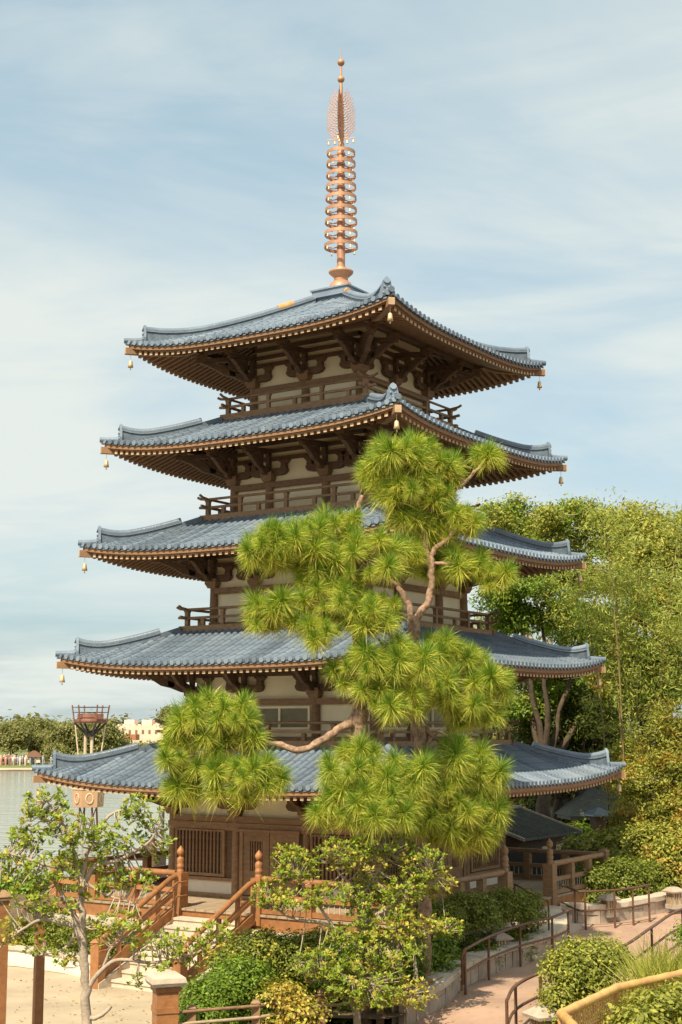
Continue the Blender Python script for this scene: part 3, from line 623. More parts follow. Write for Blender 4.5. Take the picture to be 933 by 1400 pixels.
# ------------------------------------------------------------------ front staircase (local -Y)
def staircase(k, uc, hw, ztop, zbot, run_, label, nstep, pale=True):
    s = empty('staircase', (0, 0, 0), ROT+k*PI/2); tag(s, label, 'stairs', 'stairs up to the platform')
    y0 = -RD-.03; h = (ztop-zbot)/nstep; d = run_/nstep
    for q in range(nstep-1):
        mb = MB(); zt = ztop-h*(q+1); mb.box(uc-hw+.12, uc+hw-.12, y0-d*(q+1), y0-d*q-.002, zbot-.1, zt); mb.box(uc-hw+.12, uc+hw-.12, y0-d*(q+1)-.03, y0-d*(q+1)-.001, zt-.05, zt); obj('step', mb, 'stone_pale', s)
    for sg in (-1, 1):
        u = uc+sg*hw; P0, P1 = (u, y0, ztop), (u, y0-run_, zbot)
        mb = MB(); mb.prism([(0, ztop-.52), (0, ztop-.30), (run_+.12, zbot+.12), (run_+.12, zbot-.1), (.3, zbot-.1)], (u-.14, y0, 0), (0, -1, 0), (0, 0, 1), (.28, 0, 0)); obj('stone_stringer', mb, 'stone_pale', s)
        mb = MB(); mb.sweep([(u, y0-.1, ztop-.06), (u, y0-run_, zbot+.28)], .10, .22); obj('side_board', mb, 'wood_stain', s)
        mb = MB(); mb.sweep([(u, y0-.1, ztop+.36), (u, y0-run_, zbot+.66)], .09, .09); obj('middle_rail', mb, 'wood_stain', s)
        mb = MB(); mb.tube([(u, y0-.05, ztop+.74), (u, y0-.25, ztop+.70), (u, y0-run_, zbot+.98)], .065, 10); obj('handrail', mb, 'wood_stain', s)
        for t in (.25, .5, .75):
            mb = MB(); zz = ztop+(zbot-ztop)*t; mb.box(u-.04, u+.04, y0-run_*t-.04, y0-run_*t+.04, zz-.05, zz+.78); obj('railing_post', mb, 'wood_stain', s)
        mb = MB(); mb.box(u-.12, u+.12, y0-run_-.13, y0-run_+.11, zbot-.1, zbot+.98); mb.taper(u, y0-run_-.01, zbot+.98, zbot+1.06, .28, .10); obj('bottom_post', mb, 'wood_stain', s)
        ui = u-sg*.17
        for hh in (.62, .30):
            mb = MB(); mb.tube([(ui, y0+.15, ztop+hh), (ui, y0-.2, ztop+hh), (ui, y0-run_+.1, zbot+hh+.2), (ui, y0-run_-.15, zbot+hh+.2)], .022, 8); obj('inner_handrail', mb, 'wood_stain', s)
        for t in (.12, .45, .8):
            mb = MB(); zz = ztop+(zbot-ztop)*t; mb.tube([(ui, y0-run_*t, zz-.05), (ui, y0-run_*t, zz+.66)], .018, 6); obj('handrail_stanchion', mb, 'wood_stain', s)
    return s
staircase(0, 0, SX, ZD-.02, -.15, 2.65, 'straight front staircase with orange-brown timber railings and pale stone steps', 9)
ss = empty('stone_steps', (0, 0, 0), ROT+PI/2); tag(ss, 'short flight of plain stone steps from the side of the platform to the path', 'steps')
for q in range(5):
    mb = MB(); mb.box(-.55, 1.55, -RD-.03-.27*(q+1), -RD-.032-.27*q, -.2, ZD-.02-.19*(q+1)); obj('step', mb, 'stone_pale', ss)
# ------------------------------------------------------------------ rails along the path
def zrail(px, py, z): 
    p = gnd(px, py, z); return p
def handrail(name, tops, hgt, label, group, rad=.030, every=1, ends=False):
    e = empty(name, (tops[0].x, tops[0].y, gz(tops[0].x, tops[0].y))); o = e.location; tag(e, label, 'railing', group)
    T = [p-o for p in cat(tops, 6)]
    mb = MB(); tp = list(T)
    if ends: tp = [T[0]+Vector((-.05, 0, -hgt*.75)), T[0]+Vector((-.06, 0, -.15))]+T
    mb.tube(tp, rad, 8); obj('top_rail', mb, 'rail_metal', e)
    mb = MB(); mb.tube([p-Vector((0, 0, hgt*.48)) for p in T], rad*.85, 8); obj('lower_rail', mb, 'rail_metal', e)
    for p in tops: mb = MB(); q = p-o; mb.tube([q, q-Vector((0, 0, hgt))], rad*.9, 8); obj('stanchion', mb, 'rail_metal', e)
    return e
t1 = [gndt(x, y, .92) for x, y in ((636, 1298), (668, 1281), (711, 1265), (755, 1254), (777, 1245))]
handrail('path_handrail', t1, .92, 'brown metal handrail following the curved stone wall left of the path', 'handrails along the path', ends=True)
t2 = [p for p in R2[6::6]]
handrail('path_handrail', t2, .86, 'brown metal handrail curving round the round bush on the near side of the path', 'handrails along the path', .032)
t3 = [gndt(x, y, .95) for x, y in ((755, 1203), (786, 1217), (800, 1219), (840, 1217), (865, 1214), (887, 1210))]
handrail('path_handrail', t3, .95, 'brown metal handrail in front of the clipped hedge behind the path', 'handrails along the path')
t4 = [at(704, 1209, 35.6), at(735, 1225, 34.6), at(750, 1232, 34.4)]
handrail('path_handrail', t4, .9, 'short steel handrail going down beside the side stairs', 'handrails along the path', .025)
# low wooden fence in front of the shrubs
fp = [at(262, 1381, 26.3), at(350, 1374, 26.8), at(440, 1359, 27.9), at(520, 1352, 28.5), at(588, 1344, 29.2), at(629, 1324, 30.6)]
fe = empty('low_wooden_fence', (fp[0].x, fp[0].y, 0)); tag(fe, 'low weathered fence with two round rails in front of the leafy shrubs', 'fence')
o = fe.location
for hh in (0.0, .20):
    mb = MB(); mb.tube([p-o+Vector((0, 0, -.02-hh)) for p in [at(243, 1383, 26.2)]+fp+[at(640, 1312, 31.5)]], .030, 8); obj('rail', mb, 'wood_deck' if hh else 'wood_mid', fe)
for p in fp:
    q = p-o; mb = MB(); mb.box(q.x-.075, q.x+.075, q.y+.035, q.y+.17, gz(p.x, p.y)-.05, q.z+.02); mb.taper(q.x, q.y+.10, q.z+.02, q.z+.07, .17, .10); obj('post', mb, 'wood_mid', fe)
# capped pillar at the fence's left end
p = at(227, 1333, 26.2); zg = gz(p.x, p.y); e = empty('capped_pillar', (p.x, p.y, zg), .35); tag(e, 'square brown timber pillar with a rounded stone cap at the plaza edge', 'pillar'); h = p.z-zg
mb = MB(); mb.box(-.19, .19, -.19, .19, -.05, h-.20); obj('shaft', mb, 'wood_stain', e)
mb = MB(); mb.box(-.22, .22, -.22, .22, h-.26, h-.16); mb.box(-.205, .205, -.205, .205, h-.62, h-.52); obj('collar', mb, 'wood_stain', e)
mb = MB(); mb.taper(0, 0, h-.16, h-.10, .56, .62); mb.taper(0, 0, h-.10, h-.02, .62, .58); mb.taper(0, 0, h-.02, h+.03, .58, .42); obj('stone_cap', mb, 'stone_pale', e)
# notice-board posts at the left edge
for (x, y, d, w, lab) in ((5, 1226, 24.5, .17, 'tall orange-brown timber post with a small peaked cap at the left edge'), (56, 1246, 25.5, .15, 'slimmer orange-brown timber post with a slanted roof board behind the pale-barked tree')):
    p = at(x, y, d); zg = gz(p.x, p.y); e = empty('sign_post', (p.x, p.y, zg), .5); tag(e, lab, 'post', 'timber posts at the plaza'); h = p.z-zg
    mb = MB(); mb.box(-w/2, w/2, -w/2, w/2, -.1, h); obj('post', mb, 'wood_stain', e)
    mb = MB()
    if x < 20: mb.box(-w*.75, w*.75, -w*.75, w*.75, h-.05, h+.005); mb.taper(0, 0, h+.005, h+.11, w*1.7, w*.3)
    else: mb.bar((-.34, 0, h+.12), (.05, 0, h+.24), .42, .045); mb.bar((.05, 0, h+.24), (.42, 0, h+.02), .42, .045); mb.box(-.33, .36, -.045, .045, h-.01, h+.07)
    obj('cap_roof', mb, 'wood_mid', e)
# planter kerb left of the plaza
kp = [gnd(-420, 1298, -.15), gnd(-60, 1314, -.15), gnd(30, 1321, -.15), gnd(96, 1331, -.15), L2W(-1.75, -7.3, -.15)]
e = empty('planter_kerb', tuple(kp[0])); tag(e, 'low pale concrete kerb wall bordering the plaza below the left hedge', 'kerb')
mb = MB(); mb.sweep([p-kp[0]+Vector((0, .2, .16)) for p in kp], .36, .42); obj('kerb_body', mb, 'plaster_white', e)
mb = MB(); mb.sweep([p-kp[0]+Vector((0, .2, .395)) for p in kp], .46, .05); obj('kerb_coping', mb, 'stone_pale', e)
# bollard lights
def bollard(p, zg, s, label):
    e = empty('bollard_light', (p.x, p.y, zg), .4); tag(e, label, 'bollard light', 'low path lights')
    mb = MB(); mb.box(-.14*s, .14*s, -.14*s, .14*s, -.05, .06); obj('foot', mb, 'stone', e)
    mb = MB(); mb.box(-.09*s, .09*s, -.09*s, .09*s, .06, .30*s); 
    obj('core', mb, 'plaster', e)
    for k in range(4):
        for u in (-.1, -.03, .03, .1):
            mb = MB(); mb.box(u*s-.014, u*s+.014, -.125*s, -.095*s, .06, .30*s); obj('louvre_bar', mb, 'wood_deck', e, None, k*PI/2)
    mb = MB(); mb.taper(0, 0, .30*s, .335*s, .36*s, .38*s); mb.taper(0, 0, .335*s, .42*s, .38*s, .14*s); obj('cap', mb, 'stone', e)
b_ = gndt(684, 1304, .3); bollard(b_, gz(b_.x, b_.y)+.25, 1.2, 'low lantern bollard with a stone cap in the bed left of the path')
b_ = gndt(833, 1246, .3); bollard(b_, gz(b_.x, b_.y)+.22, 1.2, 'low lantern bollard with a stone cap before the clipped hedge')
b_ = gndt(922, 1235, .3); bollard(b_, gz(b_.x, b_.y)+.22, 1.2, 'low lantern bollard with a stone cap at the right edge behind the path')
pb_ = at(746, 1408, 26.6); bollard(pb_, gz(pb_.x, pb_.y)-.05, 1.6, 'pale lantern bollard at the bottom edge beside the bamboo fence')
# ------------------------------------------------------------------ bamboo fence in the foreground
tops = [at(933+90, 1312, 23.2), at(933, 1331, 21.9), at(843, 1351, 20.7), at(768, 1386, 19.0), at(800, 1420, 17.2)]
e = empty('bamboo_fence', (tops[3].x, tops[3].y, gz(tops[3].x, tops[3].y))); tag(e, 'golden bamboo fence with thick top rail and thin pickets in the lower right', 'fence'); o = e.location
for a, b in zip(tops, tops[1:]):
    mb = MB(); A, B = a-o, b-o; n = 16; pts = [A.lerp(B, q/n) for q in range(n+1)]; pp = []; rr = []
    for q, pt in enumerate(pts):
        pp.append(pt); rr.append(.058 if q % 4 else .066)
    mb.tube(pp, rr, 10); obj('top_pole', mb, 'bamboo', e)
    for dz in (.30, .62): mb = MB(); mb.tube([A-Vector((0, 0, dz)), B-Vector((0, 0, dz))], .022, 8); obj('cross_pole', mb, 'bamboo', e)
    n = int((B-A).length/.085)
    pk = MB(); pk.tube([(0, 0, -.05), (0, 0, -.45), (0, 0, -.46), (0, 0, -.95)], [.013, .013, .015, .013], 6); pkm = pk.mesh('picket', 'bamboo')
    for q in range(n): c = A.lerp(B, (q+.5)/n); link('picket', pkm, e, c+Vector((0, .03, 0)))
    mb = MB(); mb.tube([B+Vector((0, 0, .02)), B-Vector((0, 0, 1.15))], .05, 10); obj('post', mb, 'bamboo', e)
# ------------------------------------------------------------------ things behind the pagoda on the right
N_ = at(716, 1148, 44.0); e = empty('garden_shed', (N_.x, N_.y, gz(N_.x, N_.y)), ROT); tag(e, 'small dark timber shed with a low plain grey roof behind the side stairs', 'shed'); h = N_.z-gz(N_.x, N_.y)
mb = MB(); mb.box(-4.0, -.35, .35, 3.9, 0, h+.05); obj('wall', mb, 'wood_dark', e)
mb = MB(); mb.prism([(0, h-.06), (0, h), (-2.2, h+.69), (-4.4, h), (-4.4, h-.06), (-2.2, h+.62)], (0, 0, 0), (1, 0, 0), (0, 0, 1), (0, 4.2, 0)); obj('roof', mb, 'roof_grey', e)
mb = MB(); mb.bar((-2.2, -.02, h+.72), (-2.2, 4.22, h+.72), .16, .10); obj('roof_ridge', mb, 'stone', e)
for y_ in (0.0, 4.2): mb = MB(); mb.bar((.03, y_, h-.01), (-2.2, y_, h+.70), .09, .09); obj('verge_board', mb, 'stone', e)
for k in range(19):
    mb = MB(); y_ = .22+k*.21; mb.bar((.0, y_, h+.015), (-2.15, y_, h+.69), .035, .035); obj('roof_batten', mb, 'roof_grey', e)
for y0_, y1_ in ((.6, 1.0), (2.0, 2.5), (3.0, 3.4)): mb = MB(); mb.box(-.352, -.33, y0_, y1_, h-1.1, h-.35); obj('plaster_panel', mb, 'plaster', e)
mb = MB(); mb.box(-.352, -.32, 1.1, 1.8, .05, h-.3); obj('door', mb, 'iron_black', e)
for x0_ in (-3.6, -1.4): mb = MB(); mb.box(x0_, x0_+.7, .33, .352, h-1.1, h-.35); obj('plaster_panel', mb, 'plaster', e)
# dark iron fence behind the side stairs
fa, fb = at(697, 1226, 42.2), at(800, 1226, 43.4); e = empty('iron_fence', (fa.x, fa.y, gz(fa.x, fa.y))); tag(e, 'black iron fence with close bars behind the side stairs', 'fence'); o = e.location
d = (fb-fa); d.z = 0; n = 44
mb = MB(); mb.bar((0, 0, 1.32), (d.x, d.y, 1.32), .06, .06); obj('top_rail', mb, 'iron_black', e)
mb = MB(); mb.bar((0, 0, .15), (d.x, d.y, .15), .05, .05); obj('bottom_rail', mb, 'iron_black', e)
mb = MB(); mb.box(-.03, .03, -.012, .012, .1, 1.3); bm_ = mb.mesh('bar', 'iron_black')
for q in range(n): link('bar', bm_, e, (d.x*(q+.5)/n, d.y*(q+.5)/n, 0), math.atan2(d.y, d.x))
# lantern on a post and small pavilion roof behind
p = at(819, 1146, 50); e = empty('garden_lantern', (p.x, p.y, -.16), .3); tag(e, 'wooden lantern with a small blue-grey roof on a post among the shrubs', 'lantern'); h = p.z+.16
mb = MB(); mb.box(-.1, .1, -.1, .1, 0, h+.35); obj('post', mb, 'wood_mid', e)
mb = MB(); mb.taper(0, 0, h+.35, h+.75, .38, .46); obj('lantern_box', mb, 'wood_dark', e)
mb = MB(); mb.taper(0, 0, h+.75, h+.80, .80, .78); mb.taper(0, 0, h+.80, h+1.02, .78, .12); obj('roof', mb, 'glaze', e)
p = at(818, 1112, 56); e = empty('garden_pavilion', (p.x, p.y, -.16), .15); tag(e, 'open garden pavilion with a dark hipped roof beyond the lantern', 'pavilion'); h = p.z+.16
mb = MB(); v = [(-1.7, -1.7, h), (1.7, -1.7, h), (1.7, 1.7, h), (-1.7, 1.7, h), (-.35, -.1, h+1.05), (.35, -.1, h+1.05), (.35, .1, h+1.05), (-.35, .1, h+1.05)]
mb.add(v, [(3, 2, 1, 0), (4, 5, 6, 7), (0, 1, 5, 4), (1, 2, 6, 5), (2, 3, 7, 6), (3, 0, 4, 7)]); mb.box(-1.6, 1.6, -1.6, 1.6, h-.14, h-.003); obj('roof', mb, 'roof_grey', e)
for sx in (-1, 1):
    for sy in (-1, 1): mb = MB(); mb.box(sx*1.3-.08, sx*1.3+.08, sy*1.3-.08, sy*1.3+.08, 0, h-.14); obj('post', mb, 'wood_stain', e)
# ------------------------------------------------------------------ left: dark pier post, lamp pole, torch tower, far shore
p = at(208, 1196, 47); e = empty('pier_post', (p.x, p.y, -.16)); tag(e, 'dark timber pier post with an onion-shaped finial left of the pagoda', 'post'); h = p.z+.16
mb = MB(); mb.box(-.17, .17, -.17, .17, -.5, h+.75); mb.lathe([(.13, .75), (.14, .85), (.11, .87), (.14, .92), (.13, 1.0), (.06, 1.02), (.12, 1.08), (.12, 1.14), (.01, 1.24)], 12, (0, 0, h)); obj('post', mb, 'wood_dark', e)
mb = MB(); mb.box(.10, .42, -.2, .2, -.5, h+.72); mb.box(-2.2, -.17, -.05, .05, h+.45, h+.55); obj('bulkhead', mb, 'iron', e)
p = at(222, 1190, 56); e = empty('lamp_pole', (p.x, p.y, -.5)); tag(e, 'thin dark pole rising from the shore left of the ground-floor column', 'pole')
mb = MB(); zt = at(222, 1092, 56).z+.5; mb.tube([(0, 0, 0), (0, 0, .6), (0, 0, .62), (0, 0, zt)], [.10, .10, .06, .05], 8); obj('shaft', mb, 'iron', e); mb = MB(); mb.lathe([(.05, zt), (.12, zt+.05), (.12, zt+.3), (.03, zt+.42)], 8); obj('lamp', mb, 'iron', e)
mat('torch_red', (.20, .08, .05), .6, .3, 3); mat('torch_wood', (.48, .29, .16), .7, .15, 2); mat('pole_pale', (.55, .42, .30), .7, .15, 2)
D_ = 90; c0 = at(121, 1100, D_); e = empty('torch_tower', (c0.x, c0.y, -1.5)); tag(e, 'rusty fire-basket tower on tall poles standing in the lagoon', 'tower')
def zz_(y): return at(121, y, D_).z+1.5
S = D_/FPX*1.0
zp_ = zz_(986); R = 22*S
mb = MB(); mb.lathe([(R*.9, zp_-.12), (R, zp_-.1), (R, zp_+.12), (R*.8, zp_+.12), (R*.8, zp_+.45), (R*.75, zp_+.45), (R*.75, zp_+.1)], 6); obj('fire_basket', mb, 'torch_red', e)
mb = MB()
for k in range(6):
    t = k*PI/3; a = (R*math.cos(t), R*math.sin(t), zp_-.1); mb.tube([a, (.25*math.cos(t), .25*math.sin(t), zz_(1004))], .07, 6)
mb.lathe([(.28, zz_(1007)), (.32, zz_(1003)), (.2, zz_(999))], 8); obj('basket_ribs', mb, 'iron', e)
for k in range(6):
    t = k*PI/3; mb = MB(); mb.tube([(R*math.cos(t), R*math.sin(t), zp_), (R*1.15*math.cos(t), R*1.15*math.sin(t), zz_(964))], .045, 6); obj('rail_stake', mb, 'torch_red', e)
for y, f in ((967, 1.13), (974, 1.1)):
    mb = MB(); z = zz_(y); mb.tube([(R*f*math.cos(k*PI/3), R*f*math.sin(k*PI/3), z) for k in range(7)], .02, 5); obj('guard_wire', mb, 'iron', e)
for x in (-.28, .12): mb = MB(); mb.tube([(x, 0, zz_(1005)), (x, 0, zz_(1080))], .10, 8); obj('mast', mb, 'pole_pale', e)
for sx in (-1, 1): mb = MB(); mb.tube([(sx*R*.95, 0, zp_), (sx*.45, 0, zz_(1078))], .045, 6); obj('stay', mb, 'pole_pale', e)
zt, zb_ = zz_(1079), zz_(1103); mb = MB(); mb.lathe([(20*S, zb_), (21.5*S, zt)], 6, sm=False); bx = obj('plinth_box', mb, 'torch_wood', e, None, .25)
mb = MB(); mb.lathe([(22.5*S, zt+.001), (22.5*S, zt+.10)], 6, sm=False); obj('rim', mb, 'pole_pale', e, None, .25)
for k in range(6):
    t = PI/6+k*PI/3; n = Vector((math.cos(t), math.sin(t), 0)); sv_ = Vector((-n.y, n.x, 0)); mb = MB(); c = n*(18.4*S)+Vector((0, 0, (zt+zb_)/2)); pts = [c+sv_*.22*math.cos(a*PI/6)+Vector((0, 0, .30*math.sin(a*PI/6))) for a in range(13)]; mb.tube(pts, .04, 5, False); obj('emblem_ring', mb, 'pole_pale', e, None, .25)
for k in range(4):
    t = .6+k*PI/2; mb = MB(); mb.tube([(12*S*math.cos(t), 12*S*math.sin(t), zb_), (17*S*math.cos(t), 17*S*math.sin(t), -.8)], .06, 6); obj('leg', mb, 'torch_red', e)
    t2 = t+PI/2; mb = MB(); mb.tube([(12*S*math.cos(t), 12*S*math.sin(t), zb_), (16*S*math.cos(t2), 16*S*math.sin(t2), -.3)], .03, 5); obj('brace', mb, 'torch_red', e)
# far buildings
mat('far_cream', (.72, .58, .46), .9, .08, .2); mat('far_red', (.42, .16, .09), .9, .1, .2); mat('far_roof', (.25, .13, .08), .9, .1, .2)
def far_box(e, o, x0, x1, y0, y1, d0, dd, m, nm):
    a, b = at(x0, y1, d0)-o, at(x1, y0, d0)-o; mb = MB(); mb.box(a.x, b.x, a.y, a.y+dd, a.z, b.z); return obj(nm, mb, m, e)
c = at(195, 1040, 330); e = empty('palace', (c.x, c.y, -.6)); tag(e, 'pale cream palace with stepped parapets across the lagoon', 'building'); o = e.location
far_box(e, o, 152, 260, 992, 1046, 330, 14, 'far_cream', 'wall'); far_box(e, o, 170, 184, 984, 993, 332, 6, 'far_cream', 'turret'); far_box(e, o, 194, 208, 984, 993, 333, 6, 'far_cream', 'turret'); far_box(e, o, 213, 250, 986, 993, 331, 10, 'far_cream', 'upper_block')
for k in range(14): far_box(e, o, 154+k*7, 157.5+k*7, 990, 992.2, 330.2, 1, 'far_cream', 'merlon')
for k in range(10): far_box(e, o, 158+k*9, 161+k*9, 998, 1003, 329.9, .4, 'far_roof', 'window')
far_box(e, o, 168, 186, 1004, 1012, 322, 6, 'far_red', 'low_wing')
for (x, y, w, h, m, rm, lab) in ((45, 1043, 20, 14, 'far_cream', 'far_roof', 'little brown-roofed hut on the far shore at the left'), (12, 1043, 22, 9, 'far_red', 'far_roof', 'low red-walled hut at the far left of the shore'), (62, 1035, 22, 22, 'far_cream', 'terracotta', 'ochre-roofed house half behind the far trees')):
    d0 = 262 if y > 1040 else 275; c = at(x, y, d0); e = empty('shore_hut', (c.x, c.y, -.5)); tag(e, lab, 'hut', 'huts on the far shore'); S2 = d0/FPX; W, H = w*S2, h*S2
    mb = MB(); mb.box(-W/2, W/2, 0, W*.8, 0, H*.6); obj('wall', mb, m, e)
    mb = MB(); mb.prism([(-W*.65, H*.55), (W*.65, H*.55), (0, H*1.15)], (0, -.4, 0), (1, 0, 0), (0, 0, 1), (0, W*.95, 0)); obj('roof', mb, rm, e)
    mb = MB(); mb.box(-W*.12, W*.12, -.06, -.003, 0, H*.4); obj('door', mb, 'iron', e)
rg = random.Random(8); mb = MB()
cm_ = bpy.data.materials.new('crowd_clothes'); cm_.use_nodes = True; n_ = cm_.node_tree; gi = n_.nodes.new('ShaderNodeNewGeometry'); cr = n_.nodes.new('ShaderNodeValToRGB'); cr.color_ramp.interpolation = 'CONSTANT'
for k, cc in enumerate([(.6, .55, .5), (.5, .25, .2), (.3, .33, .4), (.7, .52, .42), (.2, .17, .16)]):
    el = cr.color_ramp.elements[0] if k == 0 else cr.color_ramp.elements.new(k/5); el.color = cc+(1,)
n_.links.new(gi.outputs['Random Per Island'], cr.inputs[0]); n_.links.new(cr.outputs[0], n_.nodes['Principled BSDF'].inputs['Base Color']); MATS['crowd'] = cm_
for k in range(42):
    p = at(rg.uniform(0, 92), 1044, rg.uniform(258, 266)); x, y = p.x, p.y
    mb.lathe([(.14, -.55), (.2, .1), (.26, .55), (.24, .8), (.08, .9), (.12, 1.0), (.11, 1.15), (.01, 1.22)], 6, (x, y, -1.14+.69*(y-213.2)/21.8+.55))
tag(obj('crowd', mb, 'crowd'), 'distant crowd of visitors along the far shore path', 'crowd', kind='stuff')
# ================================================================== vegetation
mat('needle_green', (.10, .20, .024), .55, .3, 3, trans=.30, island=True, col2=(.30, .43, .05), objvar=.25)
mat('needle_lime', (.44, .50, .05), .55, .3, 3, trans=.35, island=True, col2=(.70, .68, .13), objvar=.22)
mat('needle_brown', (.35, .19, .06), .7, .3, 3)
def leafmat(n, a, b, tr=.35, ov=.3): mat(n, a, .5, .3, 1.2, trans=tr, island=True, col2=b, objvar=ov, spec=.35)
leafmat('leaf_lime', (.18, .22, .028), (.42, .41, .08))
leafmat('leaf_yellow', (.32, .30, .045), (.56, .49, .10))
leafmat('leaf_green', (.085, .16, .018), (.25, .35, .04))
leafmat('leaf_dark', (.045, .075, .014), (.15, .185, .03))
leafmat('leaf_orange', (.36, .20, .035), (.50, .34, .07))
leafmat('leaf_hedge', (.085, .13, .016), (.27, .30, .045))
leafmat('leaf_bamboo', (.19, .25, .04), (.42, .44, .09))
leafmat('leaf_rosette', (.13, .21, .022), (.36, .42, .05))
leafmat('leaf_far', (.15, .165, .045), (.27, .26, .085))  # lightened leaf colour, aerial haze of the far shore painted in
NR = np.random.default_rng(11)
def unit(a): return a/np.maximum(np.linalg.norm(a, axis=-1, keepdims=True), 1e-9)
def leaf_object(name, P, Nn, size, m, parent, asp=.5, origin=(0, 0, 0), jit=.35, fold=.0):
    n = len(P); T = unit(np.cross(Nn, NR.normal(size=(n, 3)))); B = np.cross(unit(Nn), T); s = (size*(1+jit*NR.uniform(-1, 1, n)))[:, None]
    P = P-np.array(origin); Nu = unit(Nn)
    V = np.stack([P-T*s*.5, P+B*s*.5*asp+Nu*s*fold, P+T*s*.5, P-B*s*.5*asp+Nu*s*fold], 1).reshape(-1, 3)
    return raw_quads(name, V, n, m, parent)
def raw_quads(name, V, n, m, parent):
    me = bpy.data.meshes.new(name); me.vertices.add(4*n); me.vertices.foreach_set('co', V.astype(np.float32).ravel())
    me.loops.add(4*n); me.loops.foreach_set('vertex_index', np.arange(4*n, dtype=np.int32)); me.polygons.add(n)
    me.polygons.foreach_set('loop_start', np.arange(0, 4*n, 4, dtype=np.int32)); me.polygons.foreach_set('loop_total', np.full(n, 4, dtype=np.int32))
    me.update(); me.materials.append(MATS[m]); return link(name, me, parent)
DENS = 3.4
def clump_points(blobs, sub, per, sr, thick=.25, flat=.8, rnd=.45):
    """leaf points in small clumps spread over the outer shell of ellipsoids"""
    Ps, Ns = [], []
    for c, r in blobs:
        c = np.array(c); r = np.array(r); k = max(4, int(sub*DENS*(r[0]*r[1]*r[2])**(2/3)))
        d = unit(NR.normal(size=(k, 3))); d[:, 2] = np.where(d[:, 2] < -.45, -d[:, 2], d[:, 2]); q = 1-np.abs(NR.normal(0, thick, k)); cc = c+d*r*q[:, None]
        o = NR.normal(size=(k, per, 3))*sr*np.array([1, 1, flat]); P = (cc[:, None, :]+o).reshape(-1, 3)
        Nn = (d[:, None, :]*.6+np.array([0, 0, .7])+o/sr*.35+NR.normal(size=o.shape)*rnd).reshape(-1, 3); Ps.append(P); Ns.append(Nn)
    return np.concatenate(Ps), np.concatenate(Ns)
def wob(pts, amt, seed, n=5):
    rg = random.Random(seed); P = cat(pts, n); return [p+Vector((rg.uniform(-amt, amt), rg.uniform(-amt, amt), rg.uniform(-amt, amt)*.4)) for p in P]
mat('cane', (.22, .17, .06), .6, .3, 3)
# ---------------- pines
def tuft_mesh(seed):
    rg = np.random.default_rng(seed); me = bpy.data.meshes.new('needle_tuft'); V = []; F = []; MI = []
    def needles(n, thmax, thmin, ln, mi, w, droop):
        for k in range(n):
            th = math.radians(rg.uniform(thmin, thmax)); ph = rg.uniform(0, 2*PI); d = np.array([math.sin(th)*math.cos(ph), math.sin(th)*math.sin(ph), math.cos(th)]); L_ = ln*rg.uniform(.55, 1.12)
            b = np.array([0, 0, rg.uniform(-.10, .06)])+d*.012; s = unit(np.cross(d, rg.normal(size=3)))*w; mid = b+d*L_*.55-np.array([0, 0, droop*.3*L_]); tip = b+d*L_-np.array([0, 0, droop*L_])
            i = len(V); V.extend([b-s*.6, b+s*.6, mid+s, mid-s, tip]); F.extend([(i, i+1, i+2, i+3), (i+3, i+2, i+4)]); MI.extend([mi, mi])
    needles(120, 34, 0, .36, 0, .0032, .0); needles(260, 100, 25, .37, 0, .0032, .12); needles(330, 130, 40, .40, 1, .0034, .24); needles(16, 160, 120, .30, 2, .0035, .3)
    me.from_pydata([tuple(v) for v in V], [], F); me.materials.append(MATS['needle_green']); me.materials.append(MATS['needle_lime']); me.materials.append(MATS['needle_brown']); me.polygons.foreach_set('material_index', MI); me.update(); return me
TUFTS = [tuft_mesh(40+k) for k in range(5)]
